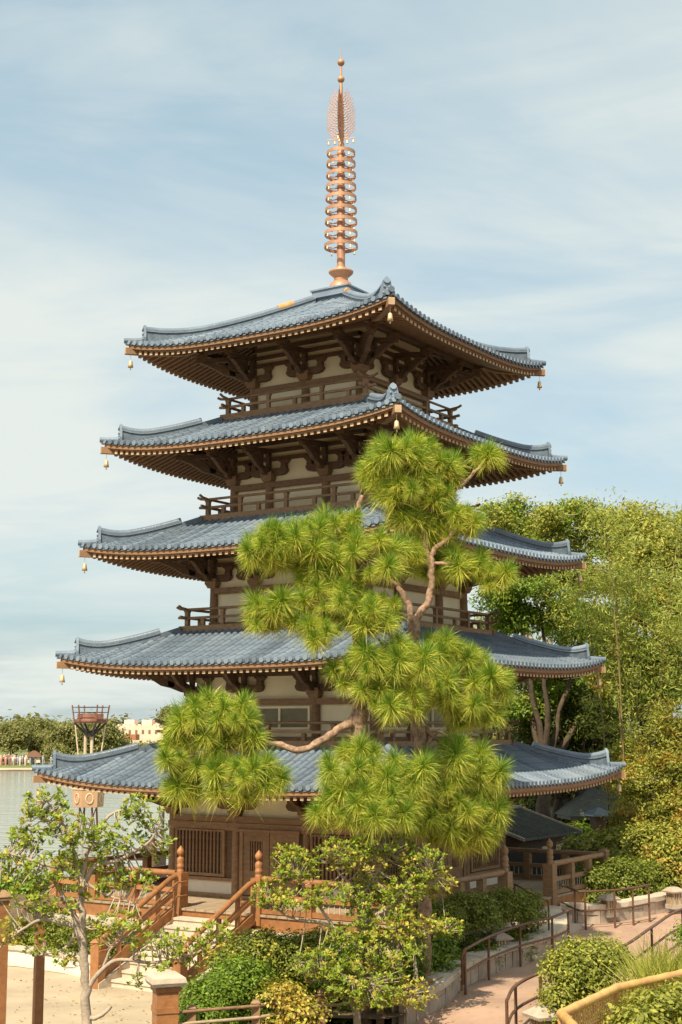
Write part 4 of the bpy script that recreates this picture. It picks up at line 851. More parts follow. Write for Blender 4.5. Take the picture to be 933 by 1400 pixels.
def pine(name, label, trunk, rads, limbs, pads, seed, base_d):
    rg = random.Random(seed); b = trunk[0]; zg = gz(b.x, b.y); e = empty(name, (b.x, b.y, zg)); tag(e, label, 'pine tree', 'tall pines in front of the pagoda'); o = e.location
    tp = wob(trunk, .025, seed, 5); m = len(tp); rr = [np.interp(k/(m-1)*(len(rads)-1), range(len(rads)), rads)*(1+.10*rg.uniform(-1, 1)) for k in range(m)]
    mb = MB(); mb.tube([p-o for p in tp], rr, 10); tr = obj('trunk', mb, 'bark_pine', e)
    for pts, r0, r1 in limbs:
        q = wob(pts, .03, rg.randint(0, 999), 5); mb = MB(); mb.tube([p-o for p in q], [(r0+(r1-r0)*k/(len(q)-1))*(1+.12*rg.uniform(-1, 1)) for k in range(len(q))], 8); obj('limb', mb, 'bark_pine', e)
    tw = MB(); tufts = []
    allp = [p for p in tp]+[p for l in limbs for p in cat(l[0], 4)]
    for (x, y, rx, ry, dd) in pads:
        d = base_d+dd; c = at(x, y, d); S_ = d/FPX; got = []
        n = int(max(5, (rx*ry)/150)); tries = 0
        while len(got) < n and tries < 900:
            tries += 1; v = Vector((rg.gauss(0, 1), rg.gauss(0, 1), rg.gauss(0, 1))).normalized()*rg.uniform(.35, 1)**.5
            if v.z < -.75: continue
            p = c+Vector((v.x*max(rx-11, 5)*S_, v.y*rx*S_*.5, v.z*max(ry-13, 4)*S_-3*S_))
            if all((p-q).length > .235 for q in got): got.append(p); tufts.append((p, v))
        hub = min(allp, key=lambda q: (q-c).length)
        for p in got[::1]:
            mid = p.lerp(c, .45)-Vector((0, 0, .10)); tw.tube([p-o-Vector((0, 0, .06)), mid-o, c.lerp(hub, .35)-o-Vector((0, 0, .05))], [.013, .018, .024], 5, False)
        tw.tube([c-o, c.lerp(hub, .5)-o-Vector((0, 0, .06)), hub-o], [.025, .04, .05], 6, False)
    cr = obj('crown', tw, 'bark_pine', e)
    for p, v in tufts:
        t = link('needle_tuft', TUFTS[rg.randint(0, 4)], cr, p-o); ax = Vector((v.x*.75+rg.uniform(-.45, .45), v.y*.6+rg.uniform(-.4, .4)-.12, 1.0+max(v.z, -.2)*.2)).normalized()
        t.rotation_euler = (ax.to_track_quat('Z', 'Y')@Matrix.Rotation(rg.uniform(0, 6.28), 3, 'Z').to_quaternion()).to_euler(); s = rg.choice((.62, .8, .95, 1.05, 1.2))*rg.uniform(.93, 1.07); t.scale = (s, s, s)
    return e
DA, DB = 28.8, 29.9
A = lambda x, y, d=0: at(x, y, DA+d); Bp = lambda x, y, d=0: at(x, y, DB+d)
pine('pine_tree', 'taller-limbed pine with a rugged pale trunk and a low limb reaching left', [A(499, 1440), A(498, 1215), A(500, 1130), A(494, 1060), A(491, 985), A(493, 940), A(490, 880), A(496, 800), A(491, 755), A(488, 705), A(496, 678)], [.15, .145, .14, .15, .18, .15, .135, .115, .09, .07, .045],
     [([A(491, 990), A(470, 993, -.2), A(445, 1010, -.4), A(412, 1026, -.5), A(375, 1017, -.5), A(330, 1022, -.6)], .095, .05),
      ([A(494, 830), A(450, 820, -.3), A(400, 825, -.4)], .06, .03), ([A(491, 765), A(460, 752, -.2), A(430, 745, -.3), A(390, 740, -.4)], .06, .03),
      ([A(496, 800), A(515, 778), A(525, 760)], .05, .03), ([A(492, 905), A(520, 900, -.3), A(545, 905, -.4)], .06, .03), ([A(496, 1075), A(515, 1065, -.4), A(530, 1060, -.5)], .07, .03)],
     [(405, 742, 78, 46, -.3), (365, 745, 45, 38, -.5), (455, 722, 50, 36, -.1), (505, 762, 58, 48, -.4), (375, 838, 44, 40, -.4), (455, 822, 62, 46, -.4), (440, 862, 40, 28, -.6), (510, 838, 50, 42, -.5), (540, 955, 46, 34, -.6), (505, 918, 62, 44, -.5), (555, 905, 50, 42, -.6),
      (300, 985, 72, 48, -.6), (265, 1035, 62, 40, -.5), (335, 1060, 62, 44, -.8), (250, 1075, 30, 26, -.4), (485, 1060, 62, 52, -.8), (520, 1100, 58, 38, -1.0), (455, 1110, 36, 26, -.9), (550, 1062, 48, 40, -.7), (440, 785, 50, 36, -.2)], 21, DA)
pine('pine_tree', 'pine with a forked trunk and the highest crown, right of the other', [Bp(582, 1440), Bp(580, 1320), Bp(580, 1200), Bp(578, 1120), Bp(575, 1020), Bp(570, 970), Bp(566, 900), Bp(565, 842)], [.14, .135, .13, .13, .135, .135, .125, .12],
     [([Bp(565, 848), Bp(552, 812), Bp(535, 795), Bp(515, 785, -.2)], .075, .035), ([Bp(565, 850), Bp(586, 822), Bp(590, 785), Bp(592, 755), Bp(615, 735), Bp(627, 715, -.1)], .085, .04),
      ([Bp(590, 790), Bp(583, 745), Bp(577, 712), Bp(597, 690), Bp(630, 665), Bp(650, 645), Bp(668, 628)], .065, .028), ([Bp(577, 715), Bp(560, 690), Bp(545, 665), Bp(555, 640)], .05, .03), ([Bp(545, 720), Bp(530, 705), Bp(533, 680), Bp(525, 650)], .045, .025),
      ([Bp(592, 770), Bp(625, 772), Bp(655, 780)], .045, .025), ([Bp(572, 985), Bp(600, 950), Bp(630, 935)], .06, .03), ([Bp(575, 1035), Bp(600, 1000), Bp(625, 1030)], .05, .03), ([Bp(576, 985), Bp(592, 1005), Bp(606, 1020), Bp(625, 1050)], .05, .03)],
     [(540, 618, 50, 34, -.2), (575, 625, 42, 34, -.1), (520, 640, 34, 36, -.1), (570, 665, 48, 34, -.2), (555, 700, 36, 24, 0), (612, 638, 26, 26, 0), (668, 618, 26, 18, .1), (600, 668, 34, 28, .1), (633, 708, 30, 34, -.1), (600, 730, 36, 30, .2), (640, 765, 36, 28, .1), (672, 785, 32, 28, .1), (590, 770, 36, 30, .5),
      (560, 755, 30, 26, -.1), (640, 905, 40, 30, .3), (670, 940, 40, 40, .2), (625, 950, 46, 42, -.1), (590, 935, 36, 36, -.4), (610, 1040, 52, 38, -.3), (655, 1050, 42, 38, 0), (620, 1085, 58, 44, -.3), (660, 1105, 42, 40, .2), (610, 1130, 50, 30, 0), (645, 1140, 46, 30, .1), (572, 1115, 40, 32, -.3), (605, 890, 44, 32, 0), (585, 705, 40, 34, .3), (545, 660, 44, 34, 0), (650, 980, 42, 28, .2)], 22, DB)
# ---------------- broadleaf trees: trunk, limbs, leafy crown in clumps
def leafy_tree(name, label, cat_, group, base, blobs, trunk_r, size, m, sub, per, sr, seed, bark='bark_dark', asp=.5, stems=1, m2=None, thick=.25, lean=0):
    rg = random.Random(seed); zg = gz(base.x, base.y); e = empty(name, (base.x, base.y, zg)); tag(e, label, cat_, group); o = e.location
    cs = [Vector(c) for c, r in blobs]; nb_ = []
    for c, r in blobs:
        for k in range(6):
            v = Vector((rg.gauss(0, 1), rg.gauss(0, 1), rg.gauss(0, 1))).normalized(); q = rg.uniform(.36, .62); nb_.append((Vector(c)+Vector((v.x*r[0], v.y*r[1], v.z*r[2]))*.66, tuple(x*q for x in r)))
    blobs = nb_
    mid = sum(cs, Vector())/len(cs)
    mb = MB()
    for s in range(stems):
        dx = rg.uniform(-.5, .5)*(stems > 1); fork = Vector((o.x+dx+(mid.x-o.x)*.35, o.y+(mid.y-o.y)*.35, zg+(mid.z-zg)*.45))
        mb.tube([p-o for p in wob([Vector((o.x+dx*.6, o.y, zg-.2)), Vector((o.x+dx, o.y, zg+(fork.z-zg)*.5)), fork], trunk_r*.25, seed+s, 4)], [trunk_r*(1-.04*k) for k in range(9)], 9)
        for c in cs[s::stems]:
            h = fork.lerp(c, .55)+Vector((rg.uniform(-.3, .3), rg.uniform(-.3, .3), -.2)); q = wob([fork, h, c], trunk_r*.3, rg.randint(0, 999), 4)
            mb.tube([p-o for p in q], [trunk_r*.42*(1-.09*k) for k in range(len(q))], 6, False)
            for k in range(3):
                t = c+Vector((rg.gauss(0, 1), rg.gauss(0, 1), abs(rg.gauss(0, .8))))*.6; mb.tube([c-o, c.lerp(t, .6)-o+Vector((0, 0, .1)), t-o], [trunk_r*.2, trunk_r*.14, trunk_r*.07], 5, False)
    obj('trunk', mb, bark, e)
    P, Nn = clump_points(blobs, sub*.60, per*3, sr*.80, .25, .62, .95); size = size*.74; per = per*3
    if m2:
        k = NR.random(len(P)//per) < .22; k = np.repeat(k, per); leaf_object('crown', P[~k], Nn[~k], size, m, e, asp, o); leaf_object('turning_leaves', P[k], Nn[k], size, m2, e, asp, o)
    else: leaf_object('crown', P, Nn, size, m, e, asp, o)
    return e
def blob(x, y, rx, ry, d, ratio=.9):
    c = at(x, y, d); S_ = d/FPX; return (c, (rx*S_, max(rx*S_*ratio, .3), ry*S_))
GB = 'trees behind the pagoda'
def G(x, d): p = at(x, 1200, d); return Vector((p.x, p.y, 0))
leafy_tree('broadleaf_tree', 'tall yellow-green tree with an airy crown above the third roof, beside the sky', 'tree', GB, G(760, 58), [blob(*a) for a in ((690, 718, 48, 34, 58), (745, 715, 52, 36, 57), (800, 720, 55, 40, 59), (720, 775, 60, 45, 57), (790, 780, 60, 45, 58), (690, 770, 35, 40, 59), (850, 735, 45, 40, 60))], .30, .19, 'leaf_lime', 17, 26, .30, 1, 'bark_pale', m2='leaf_green')
leafy_tree('broadleaf_tree', 'tall yellowish tree reaching the right edge of the picture below the clouds', 'tree', GB, G(895, 55), [blob(*a) for a in ((875, 725, 40, 38, 55), (925, 735, 45, 45, 54), (890, 790, 55, 45, 54), (945, 800, 50, 60, 55), (845, 790, 40, 40, 56), (985, 740, 50, 55, 56))], .28, .19, 'leaf_lime', 18, 26, .28, 2, 'bark_pale', m2='leaf_yellow')
leafy_tree('evergreen_tree', 'dense dark evergreen tree close behind the right roof corners', 'tree', GB, G(745, 50), [blob(*a) for a in ((690, 810, 50, 40, 50), (740, 830, 60, 45, 50), (700, 850, 40, 35, 51), (800, 850, 50, 45, 52), (745, 900, 60, 50, 53), (730, 970, 50, 40, 52), (790, 960, 55, 45, 54), (830, 900, 50, 50, 54))], .30, .17, 'leaf_green', 19, 26, .27, 3, m2='leaf_lime')
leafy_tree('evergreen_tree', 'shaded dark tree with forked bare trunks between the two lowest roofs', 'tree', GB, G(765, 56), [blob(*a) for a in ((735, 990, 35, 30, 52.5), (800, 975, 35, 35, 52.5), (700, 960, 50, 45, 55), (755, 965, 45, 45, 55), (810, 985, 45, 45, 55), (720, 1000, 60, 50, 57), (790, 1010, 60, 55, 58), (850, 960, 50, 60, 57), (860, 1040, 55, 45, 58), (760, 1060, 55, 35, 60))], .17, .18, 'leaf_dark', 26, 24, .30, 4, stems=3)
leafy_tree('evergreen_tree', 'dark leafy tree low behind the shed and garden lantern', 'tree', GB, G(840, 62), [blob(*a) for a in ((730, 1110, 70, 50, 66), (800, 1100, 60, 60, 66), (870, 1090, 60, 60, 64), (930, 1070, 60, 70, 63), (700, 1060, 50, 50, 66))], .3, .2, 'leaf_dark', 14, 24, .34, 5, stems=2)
leafy_tree('autumn_tree', 'bushy tree with yellow and orange leaves at the right edge', 'tree', GB, G(905, 44), [blob(*a) for a in ((890, 1030, 45, 40, 45), (930, 1010, 45, 50, 45), (880, 1085, 45, 40, 44), (925, 1090, 50, 50, 44), (900, 1140, 45, 35, 44), (860, 1130, 28, 26, 45), (965, 1060, 50, 60, 45))], .13, .12, 'leaf_lime', 40, 26, .19, 6, stems=2, m2='leaf_orange')
leafy_tree('broadleaf_tree', 'mid-green tree with drooping sprays above the autumn tree', 'tree', GB, G(880, 50), [blob(*a) for a in ((845, 860, 42, 40, 49), (900, 850, 45, 45, 48), (880, 920, 50, 45, 48), (930, 890, 50, 60, 48), (840, 930, 35, 35, 50), (900, 965, 45, 40, 47))], .2, .17, 'leaf_green', 22, 26, .25, 7, m2='leaf_orange')
# bamboo: each culm with its plume is one plant
rg = random.Random(31)
ords = ['leftmost', 'second', 'third', 'fourth', 'fifth', 'sixth', 'seventh', 'eighth', 'ninth', 'rightmost']
for k, x0 in enumerate(sorted(rg.uniform(835, 985) for _ in range(10))):
    d = rg.uniform(43.5, 47); b = at(x0, 1130, d); x1 = x0+rg.uniform(-55, 40); yt = rg.uniform(725, 880); t = at(x1, yt, d-rg.uniform(0, 1.2)); b.z = gz(b.x, b.y)
    e = empty('bamboo_plant', tuple(b)); tag(e, 'tall arching bamboo cane with feathery leaves, %s in the right-hand grove' % (ords[k] if k in (0, 9) else ords[k]+' from the left'), 'bamboo', 'bamboo canes in the right grove'); o = e.location
    mid = b.lerp(t, .55)+Vector((-(t.x-b.x)*.22, 0, .5)); pts = cat([b, mid, t, t+Vector(((t.x-b.x)*.25, -.3, .15))], 7)
    mb = MB(); mb.tube([p-o for p in pts], [.034*(1-.035*q) for q in range(len(pts))], 7); obj('cane', mb, 'cane', e)
    P = []; Nn = []
    for q in range(150):
        i = rg.uniform(.14, 1)**.8*(len(pts)-1); p = np.array(pts[int(i)]); off = NR.normal(size=3)*np.array([.55, .5, .35]); c = p+off
        for j in range(15):
            P.append(c+NR.normal(size=3)*np.array([.17, .17, .09])); Nn.append(NR.normal(size=3)+np.array([0, -.4, .5]))
    leaf_object('leaves', np.array(P), np.array(Nn), .17, 'leaf_bamboo', e, .17, o)
# ---------------- clipped hedges and shrubs with small leaves
def shrub(name, label, cat_, group, blobs, size, m, sub, per, sr, seed, zg=None, m2=None, asp=.55, thick=.10):
    c = blobs[0][0]; z = gz(c.x, c.y) if zg is None else zg; e = empty(name, (c.x, c.y, z)); tag(e, label, cat_, group); o = e.location; rg = random.Random(seed)
    blobs = list(blobs)+[(Vector((c_.x, c_.y, z+(c_.z-z)*.35)), (r_[0]*.97, r_[1]*.97, r_[2]*.9)) for c_, r_ in blobs]
    mb = MB()
    for cc, r in blobs:
        for k in range(3):
            t = cc+Vector((rg.uniform(-1, 1)*r[0]*.7, rg.uniform(-1, 1)*r[1]*.7, rg.uniform(.0, .6)*r[2])); f = Vector((cc.x+rg.uniform(-.1, .1), cc.y+rg.uniform(-.1, .1), z-.05)); mb.tube([f-o, f.lerp(t, .5)-o+Vector((0, 0, .1)), t-o], [.03, .022, .01], 5, False)
        # dense inner twig mass: the dark heart of the plant, well inside the leaf shell
        mb.ball(cc-o, 1.0, 10, 7) if False else None
    for (c1, _), (c2, _) in zip(blobs, blobs[1:]): mb.tube([(c1.x-o.x, c1.y-o.y, -.05), (c2.x-o.x, c2.y-o.y, -.051)], .03, 5, False)
    obj('stems', mb, 'bark_dark', e)
    P, Nn = clump_points(blobs, sub, per, sr, thick)
    P2, N2 = clump_points([(c_, tuple(x*.72 for x in r_)) for c_, r_ in blobs], sub*.35, per, sr*1.2, .2)
    P = np.concatenate([P, P2]); Nn = np.concatenate([Nn, N2]); keep = P[:, 2] > z-.02; nn = len(P)
    P = P[keep]; Nn = Nn[keep]
    if m2:
        k = np.repeat(NR.random(nn//per+1) < .2, per)[:nn][keep]; leaf_object('foliage', P[~k], Nn[~k], size, m, e, asp, o); leaf_object('turning_leaves', P[k], Nn[k], size, m2, e, asp, o)
    else: leaf_object('foliage', P, Nn, size, m, e, asp, o)
    return e
HG = 'clipped hedges and bushes'
shrub('clipped_hedge', 'long clipped dark hedge in the bed between the side railing and the path', 'hedge', HG, [blob(595, 1268, 40, 34, 31.6, .6), blob(640, 1256, 42, 34, 32.6, .6), blob(690, 1250, 42, 32, 33.6, .6), blob(722, 1248, 24, 28, 34.3, .7)], .06, 'leaf_hedge', 230, 20, .07, 1)
shrub('clipped_hedge', 'rounded clipped hedge behind the far stone wall beside the lantern bollard', 'hedge', HG, [blob(805, 1213, 36, 28, 39.6, .8), blob(850, 1205, 44, 30, 40.3, .8), blob(885, 1203, 35, 26, 41, .8)], .08, 'leaf_hedge', 120, 18, .10, 2)
shrub('leafy_shrub', 'loose light-green shrub behind the clipped hedge and below the lantern', 'shrub', HG, [blob(830, 1165, 36, 26, 44, .8), blob(875, 1160, 40, 30, 43, .8), blob(795, 1168, 26, 20, 45, .8)], .12, 'leaf_lime', 70, 18, .15, 3)
shrub('leafy_shrub', 'broad yellow-green shrub at the right edge above the far stone wall', 'shrub', HG, [blob(915, 1185, 40, 35, 41.5, .8), blob(960, 1180, 40, 40, 41.5, .8), blob(925, 1150, 35, 26, 42.5, .8)], .11, 'leaf_lime', 80, 18, .14, 4, m2='leaf_orange')
shrub('leafy_shrub', 'low dark-green shrub between the shed and the lantern post', 'shrub', HG, [blob(790, 1145, 24, 16, 52, .8), blob(815, 1185, 30, 20, 50.5, .8)], .12, 'leaf_green', 70, 18, .15, 5)
shrub('round_bush', 'rounded light-green bush at the path bend above the bamboo fence', 'bush', HG, [blob(800, 1322, 48, 34, 27.3, .9), blob(775, 1335, 34, 28, 26.9, .9), blob(825, 1318, 34, 30, 27.6, .9), blob(760, 1362, 18, 12, 26.6, .9), blob(800, 1350, 36, 22, 27.0, .9)], .07, 'leaf_lime', 210, 16, .10, 6, m2='leaf_hedge')
shrub('clipped_hedge', 'clipped green hedge left of the front stairs above the pale kerb', 'hedge', HG, [blob(20, 1285, 40, 26, 37, .7), blob(70, 1285, 40, 26, 36.6, .7), blob(115, 1288, 36, 24, 36, .7), blob(155, 1290, 30, 22, 35.2, .7), blob(-40, 1283, 40, 26, 37.5, .7)], .075, 'leaf_hedge', 150, 18, .09, 7)
shrub('low_bush', 'deep-green mounded bush beside the capped pillar in the bed', 'bush', HG, [blob(285, 1368, 40, 28, 27.9, .9), blob(330, 1345, 45, 32, 28.8, .9), blob(275, 1392, 36, 22, 27.4, .8)], .07, 'leaf_green', 230, 16, .085, 8)
shrub('low_bush', 'yellow-tinged bush in the bed right of the front staircase', 'bush', HG, [blob(350, 1308, 45, 32, 30.4, .9), blob(400, 1312, 45, 30, 30.4, .9), blob(310, 1325, 26, 24, 30, .9), blob(440, 1300, 35, 25, 30.6, .9)], .075, 'leaf_hedge', 200, 16, .09, 9, m2='leaf_yellow')
shrub('low_bush', 'dark leafy bush at the foot of the pines by the low fence', 'bush', HG, [blob(480, 1330, 55, 34, 29.6, .9), blob(545, 1320, 45, 36, 30, .9), blob(590, 1310, 30, 28, 30.6, .9)], .085, 'leaf_green', 170, 16, .10, 10)
shrub('low_bush', 'small golden bush leaning over the low fence rail', 'bush', HG, [blob(385, 1365, 32, 18, 27.2, .9), blob(415, 1385, 30, 14, 27, .9)], .08, 'leaf_yellow', 120, 14, .10, 11, m2='leaf_orange')
shrub('low_bush', 'bright green low plants behind the bamboo pickets', 'plants', HG, [blob(900, 1385, 45, 25, 20.6, .6), blob(945, 1375, 40, 28, 21, .6), blob(870, 1405, 35, 22, 20, .6)], .09, 'leaf_lime', 200, 14, .10, 12)
shrub('leafy_shrub', 'dark-leaved shrub at the right edge between the path rail and the bamboo fence', 'shrub', HG, [blob(948, 1282, 26, 18, 31.5, .8), blob(975, 1280, 36, 24, 32, .8)], .075, 'leaf_green', 160, 16, .09, 14)
shrub('leafy_shrub', 'dense dark shrub filling the gap below the lowest right roof corner', 'shrub', HG, [blob(770, 1085, 40, 30, 58, .8), blob(830, 1060, 40, 36, 57, .8), blob(720, 1080, 40, 30, 60, .8)], .15, 'leaf_dark', 60, 18, .2, 15)
shrub('leafy_shrub', 'green shrubs below the left veranda railing by the water', 'shrub', HG, [blob(60, 1225, 50, 22, 52, .8), blob(130, 1222, 40, 18, 53, .8), blob(-20, 1225, 50, 26, 52, .8)], .13, 'leaf_green', 50, 18, .17, 13)
# ---------------- rosette-leaved small trees (left foreground and cloud-pruned one in the centre)
def rosettes(centres, axes, size, nleaf):
    P = np.repeat(np.array(centres), nleaf, 0); Ax = unit(np.repeat(np.array(axes), nleaf, 0)); n = len(P)
    T = unit(np.cross(Ax, NR.normal(size=(n, 3)))); el = NR.uniform(.15, 1.0, n)[:, None]; d = unit(T*np.cos(el)+Ax*np.sin(el)); w = unit(np.cross(d, Ax)+1e-6); s = (size*NR.uniform(.7, 1.2, n))[:, None]
    up = np.cross(w, d)*.08*s; b = P+d*s*.08; tip = P+d*s; m = P+d*s*.62
    return np.stack([b, m+w*s*.19+up, tip, m-w*s*.19+up], 1).reshape(-1, 3), n
def niwaki(name, label, group, base, limbs, pads, size, spacing, d0, mats, seed, nleaf=9, bark='bark_pale', fill=2.0, rs=.8):
    rg = random.Random(seed); zg = gz(base.x, base.y); e = empty(name, (base.x, base.y, zg)); tag(e, label, 'tree', group); o = e.location; mb = MB(); allp = []
    for pts, r0, r1 in limbs:
        r0 *= rs; r1 *= rs*.85; q = wob(pts, r1*.7, rg.randint(0, 999), 5); allp += q; mb.tube([p-o for p in q], [r0+(r1-r0)*k/(len(q)-1) for k in range(len(q))], 8)
    tw = MB(); C1 = [[], []]; A1 = [[], []]
    for (x, y, rx, ry, dd, dens, mi) in pads:
        d = d0+dd; S_ = d/FPX; c = at(x, y, d); n = int(rx*ry*dens/spacing*fill)
        for k in range(n):
            v = Vector((rg.gauss(0, 1), rg.gauss(0, 1), rg.gauss(0, 1))).normalized()*(rg.uniform(.15, 1)**.4); p = c+Vector((v.x*rx*S_, v.y*rx*S_*.8, v.z*ry*S_)); w = mi if rg.random() < .82 else 1-mi
            C1[w].append(tuple(p-o)); A1[w].append((v.x*.6+rg.uniform(-.5, .5), v.y*.6-.25+rg.uniform(-.5, .5), .8+v.z*.3))
            if k % 2 == 0:
                h = min(allp, key=lambda q: (q-p).length); tw.tube([p-o, p.lerp(h, .5)-o-Vector((0, 0, .03)), h-o] if (h-p).length < 1.0 else [p-o, p.lerp(c, .8)-o], [.006, .009, .012] if (h-p).length < 1.0 else [.006, .01], 4, False)
    obj('trunk', mb, bark, e); obj('twigs', tw, bark, e)
    for w in (0, 1):
        if C1[w]: V, n = rosettes(C1[w], A1[w], size, nleaf); raw_quads('crown' if w == 0 else 'yellowing_leaves', V, n, mats[w], e)
    return e
d0 = 22.0; F_ = lambda x, y, d=0: at(x, y, d0+d)
b0 = F_(118, 1430)
niwaki('pale_barked_tree', 'small foreground tree with pale bark and glossy leaf rosettes at the left', 'small rosette-leaved trees', b0,
    [([F_(119, 1470), F_(119, 1400), F_(118, 1340), F_(114, 1285), F_(112, 1240), F_(112, 1205)], .105, .065), ([F_(118, 1330), F_(107, 1270), F_(97, 1240), F_(80, 1215), F_(70, 1190)], .07, .03), ([F_(112, 1215), F_(130, 1185), F_(165, 1175), F_(205, 1150), F_(222, 1120)], .055, .02),
     ([F_(112, 1208), F_(100, 1160), F_(85, 1125), F_(65, 1095)], .05, .018), ([F_(110, 1270), F_(85, 1262), F_(55, 1258), F_(25, 1275), F_(-5, 1300)], .045, .02), ([F_(108, 1265), F_(90, 1295), F_(60, 1305)], .035, .015), ([F_(112, 1205), F_(122, 1160), F_(150, 1115), F_(185, 1105)], .05, .018),
     ([F_(95, 1190), F_(55, 1180), F_(25, 1170), F_(-10, 1165)], .04, .018), ([F_(120, 1352), F_(140, 1325), F_(165, 1312), F_(210, 1316), F_(262, 1305), F_(300, 1285)], .05, .018), ([F_(140, 1328), F_(150, 1300), F_(165, 1285)], .03, .015), ([F_(119, 1392), F_(135, 1390), F_(152, 1376)], .05, .04), ([F_(112, 1205), F_(150, 1225), F_(185, 1235)], .04, .015)],
    [(62, 1100, 34, 22, 0, .9, 0), (50, 1130, 30, 26, .2, .8, 0), (22, 1165, 32, 34, .2, .8, 0), (95, 1135, 40, 26, -.2, .8, 0), (190, 1108, 30, 24, 0, .9, 0), (213, 1150, 24, 30, .2, .8, 0), (155, 1145, 40, 24, -.2, .7, 0), (120, 1170, 46, 26, .2, .7, 0), (70, 1185, 38, 22, -.2, .8, 0), (140, 1205, 46, 22, .2, .6, 0), (185, 1200, 34, 22, 0, .6, 0),
     (30, 1215, 36, 26, 0, .7, 0), (85, 1232, 40, 22, -.2, .6, 0), (45, 1255, 40, 22, .3, .6, 0), (15, 1275, 26, 22, 0, .7, 1), (75, 1295, 42, 18, .2, .6, 0), (165, 1258, 42, 16, 0, .7, 0), (130, 1275, 34, 18, .2, .5, 1), (205, 1290, 30, 16, 0, .7, 0), (255, 1292, 36, 20, 0, .8, 0), (295, 1277, 26, 16, 0, .9, 0), (230, 1315, 40, 12, 0, .6, 0), (185, 1345, 12, 10, 0, .8, 0), (90, 1318, 14, 10, 0, .8, 1)],
    .088, 26, d0, ('leaf_rosette', 'leaf_yellow'), 51, fill=2.4, rs=.78)
d1 = 28.0; F1 = lambda x, y, d=0: at(x, y, d1+d)
niwaki('cloud_pruned_tree', 'cloud-pruned small tree with pads of rosette leaves in front of the pines', 'small rosette-leaved trees', F1(490, 1400),
    [([F1(492, 1430), F1(488, 1390), F1(480, 1340), F1(495, 1300), F1(500, 1260), F1(495, 1220)], .10, .06), ([F1(495, 1290), F1(450, 1265), F1(400, 1255), F1(375, 1240)], .055, .025), ([F1(496, 1225), F1(470, 1200), F1(455, 1180)], .04, .02), ([F1(496, 1225), F1(515, 1195), F1(530, 1165)], .045, .02), ([F1(500, 1260), F1(540, 1235), F1(570, 1205), F1(590, 1190)], .05, .02), ([F1(500, 1290), F1(545, 1280), F1(590, 1275), F1(610, 1268)], .045, .02), ([F1(455, 1265), F1(430, 1230), F1(405, 1200)], .04, .02), ([F1(485, 1370), F1(450, 1350), F1(440, 1335), F1(425, 1345)], .03, .015)],
    [(405, 1185, 34, 24, 0, 1.4, 0), (395, 1170, 22, 14, 0, 1.2, 0), (470, 1165, 40, 18, -.2, 1.3, 0), (520, 1155, 46, 18, 0, 1.3, 0), (490, 1180, 50, 14, 0, 1.0, 1), (575, 1180, 34, 24, 0, 1.3, 0), (595, 1205, 30, 24, .2, 1.2, 1), (560, 1215, 34, 20, -.2, 1.2, 0), (368, 1225, 24, 22, 0, 1.3, 0), (405, 1232, 36, 16, -.2, 1.2, 0), (465, 1222, 36, 16, -.3, 1.2, 0), (510, 1215, 34, 26, .2, 1.2, 0), (520, 1245, 46, 24, -.2, 1.2, 0), (605, 1268, 30, 16, 0, 1.2, 0), (560, 1265, 34, 20, -.2, 1.1, 1), (478, 1280, 36, 16, -.3, 1.1, 0), (530, 1295, 54, 26, -.4, 1.2, 0), (500, 1345, 64, 34, -.6, 1.2, 0), (560, 1360, 36, 20, -.6, 1.2, 1), (450, 1320, 50, 24, -.3, 1.1, 0)],
    .09, 20, d1, ('leaf_rosette', 'leaf_yellow'), 52, fill=2.5)
# ---------------- grass tussocks behind the bamboo fence
n = 1300; P0 = []; V = []
for k in range(n):
    x = rg.uniform(850, 990); d = rg.uniform(24.6, 27.6); p = at(x, 1348, d); z0 = gz(p.x, p.y); p.z = z0; h = rg.uniform(.8, 1.35)*(.9 if x < 875 else 1.35); dx, dy = rg.gauss(0, .32), rg.gauss(0, .2); w = Vector((.014, .005, 0)); m_ = p+Vector((dx*.45, dy*.45, h*.68)); t = p+Vector((dx*1.25, dy, h*.95))
    V += [p-w, p+w, m_+w*.8, m_-w*.8]; V += [m_-w*.8, m_+w*.8, t+w*.15, t-w*.15]
o_ = raw_quads('grass_tussocks', np.array([tuple(v) for v in V]), 2*n, 'leaf_lime', None); tag(o_, 'tall arching grass blades behind the bamboo fence', 'grass', kind='stuff')
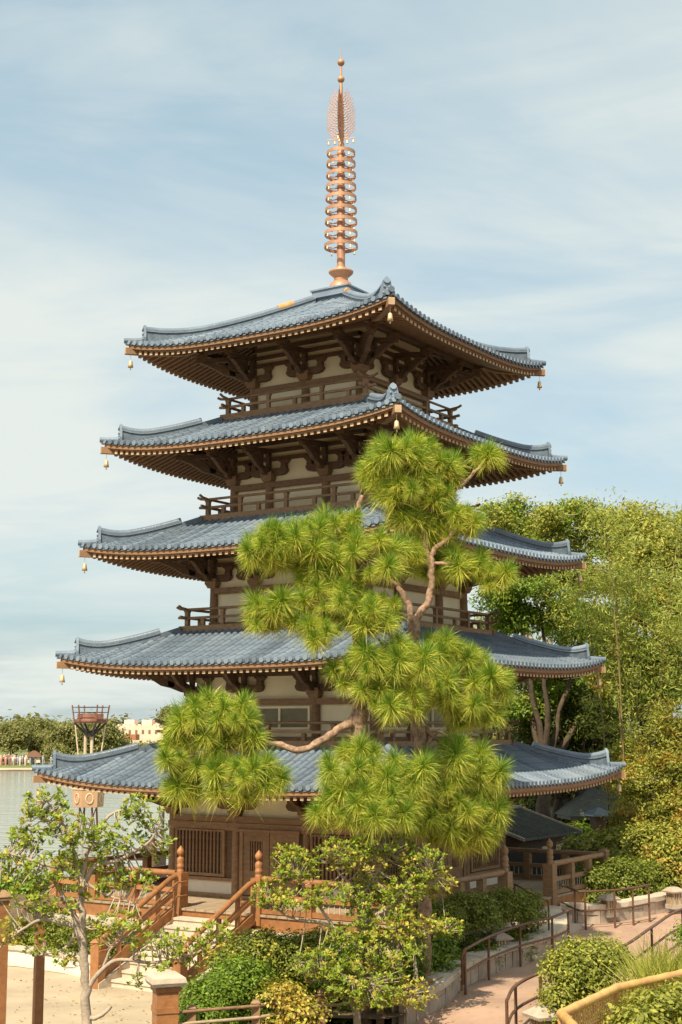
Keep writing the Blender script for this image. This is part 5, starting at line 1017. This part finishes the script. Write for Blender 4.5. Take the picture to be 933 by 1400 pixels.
# ---------------- fallen leaves on the plaza and the path
P = []
for k in range(420):
    if k < 200: q = gnd(rg.uniform(20, 245), rg.uniform(1338, 1400), -.135); z = -.135
    else:
        a = rg.random(); i = rg.randint(4, 60); w_ = resample(XY(cut)+XY(W2), 70)[i]; r_ = resample(XY(R2), 70)[i]; a = a**2; x = w_[0]+(r_[0]-w_[0])*a; y = w_[1]+(r_[1]-w_[1])*a; q = Vector((x, y, 0)); z = gz(x, y)+.045
    P.append((q.x, q.y, z))
o_ = leaf_object('fallen_leaves', np.array(P), NR.normal(size=(len(P), 3))*.25+np.array([0, 0, 1.]), .07, 'leaf_orange', None, .5); tag(o_, 'scattered brown fallen leaves on the paving', 'leaves', kind='stuff')
# ---------------- far trees across the lagoon
rg = random.Random(77)
far = [(15, 1012, 32, 26, 268), (60, 1020, 26, 20, 275), (100, 1012, 42, 28, 270), (140, 1010, 40, 28, 268), (160, 1024, 24, 16, 272), (200, 1030, 26, 12, 280), (238, 1030, 28, 13, 275), (40, 1000, 30, 18, 330), (-30, 1010, 40, 26, 270), (240, 985, 22, 18, 300), (270, 1020, 30, 20, 280), (75, 1030, 9, 10, 262)]
words = ['round broad-crowned tree at the far left of the opposite shore', 'low olive tree between the huts across the water', 'broad tree left of the torch tower across the water', 'broad tree behind the torch tower poles', 'small tree just right of the torch tower across the water', 'low tree in front of the cream palace', 'tree right of the cream palace behind the pagoda edge', 'hazy farther tree behind the brown-roofed hut', 'tree cut by the left edge on the far shore', 'tall thin-crowned tree above the palace beside the second balcony', 'low far tree hidden mostly by the pagoda', 'small dark clipped tree by the far-shore crowd']
for (x, y, rx, ry, d), lab in zip(far, words):
    bs = [blob(x+rg.uniform(-.35, .35)*rx, y+rg.uniform(-.3, .2)*ry, rx*.62, ry*.62, d+rg.uniform(-2, 2), .8) for k in range(4)]
    b_ = at(x, 1045, d); leafy_tree('shore_tree', lab, 'tree', 'trees on the far shore', Vector((b_.x, b_.y, 0)), bs, .3, .75, 'leaf_far', 2.0, 20, .95, 90+int(x))
for k in range(26):
    pass
mb_bl = []
for k in range(40):
    x = -420+k*42; mb_bl.append(blob(x, 1012+rg.uniform(-6, 8), 30, rg.uniform(16, 24), 420+rg.uniform(-30, 30), .7))
P, Nn = clump_points(mb_bl, .55, 20, 1.6); o_ = leaf_object('far_woodland', P, Nn, 1.7, 'leaf_far', None, .7); tag(o_, 'continuous far belt of woodland along the horizon', 'woodland', kind='stuff')
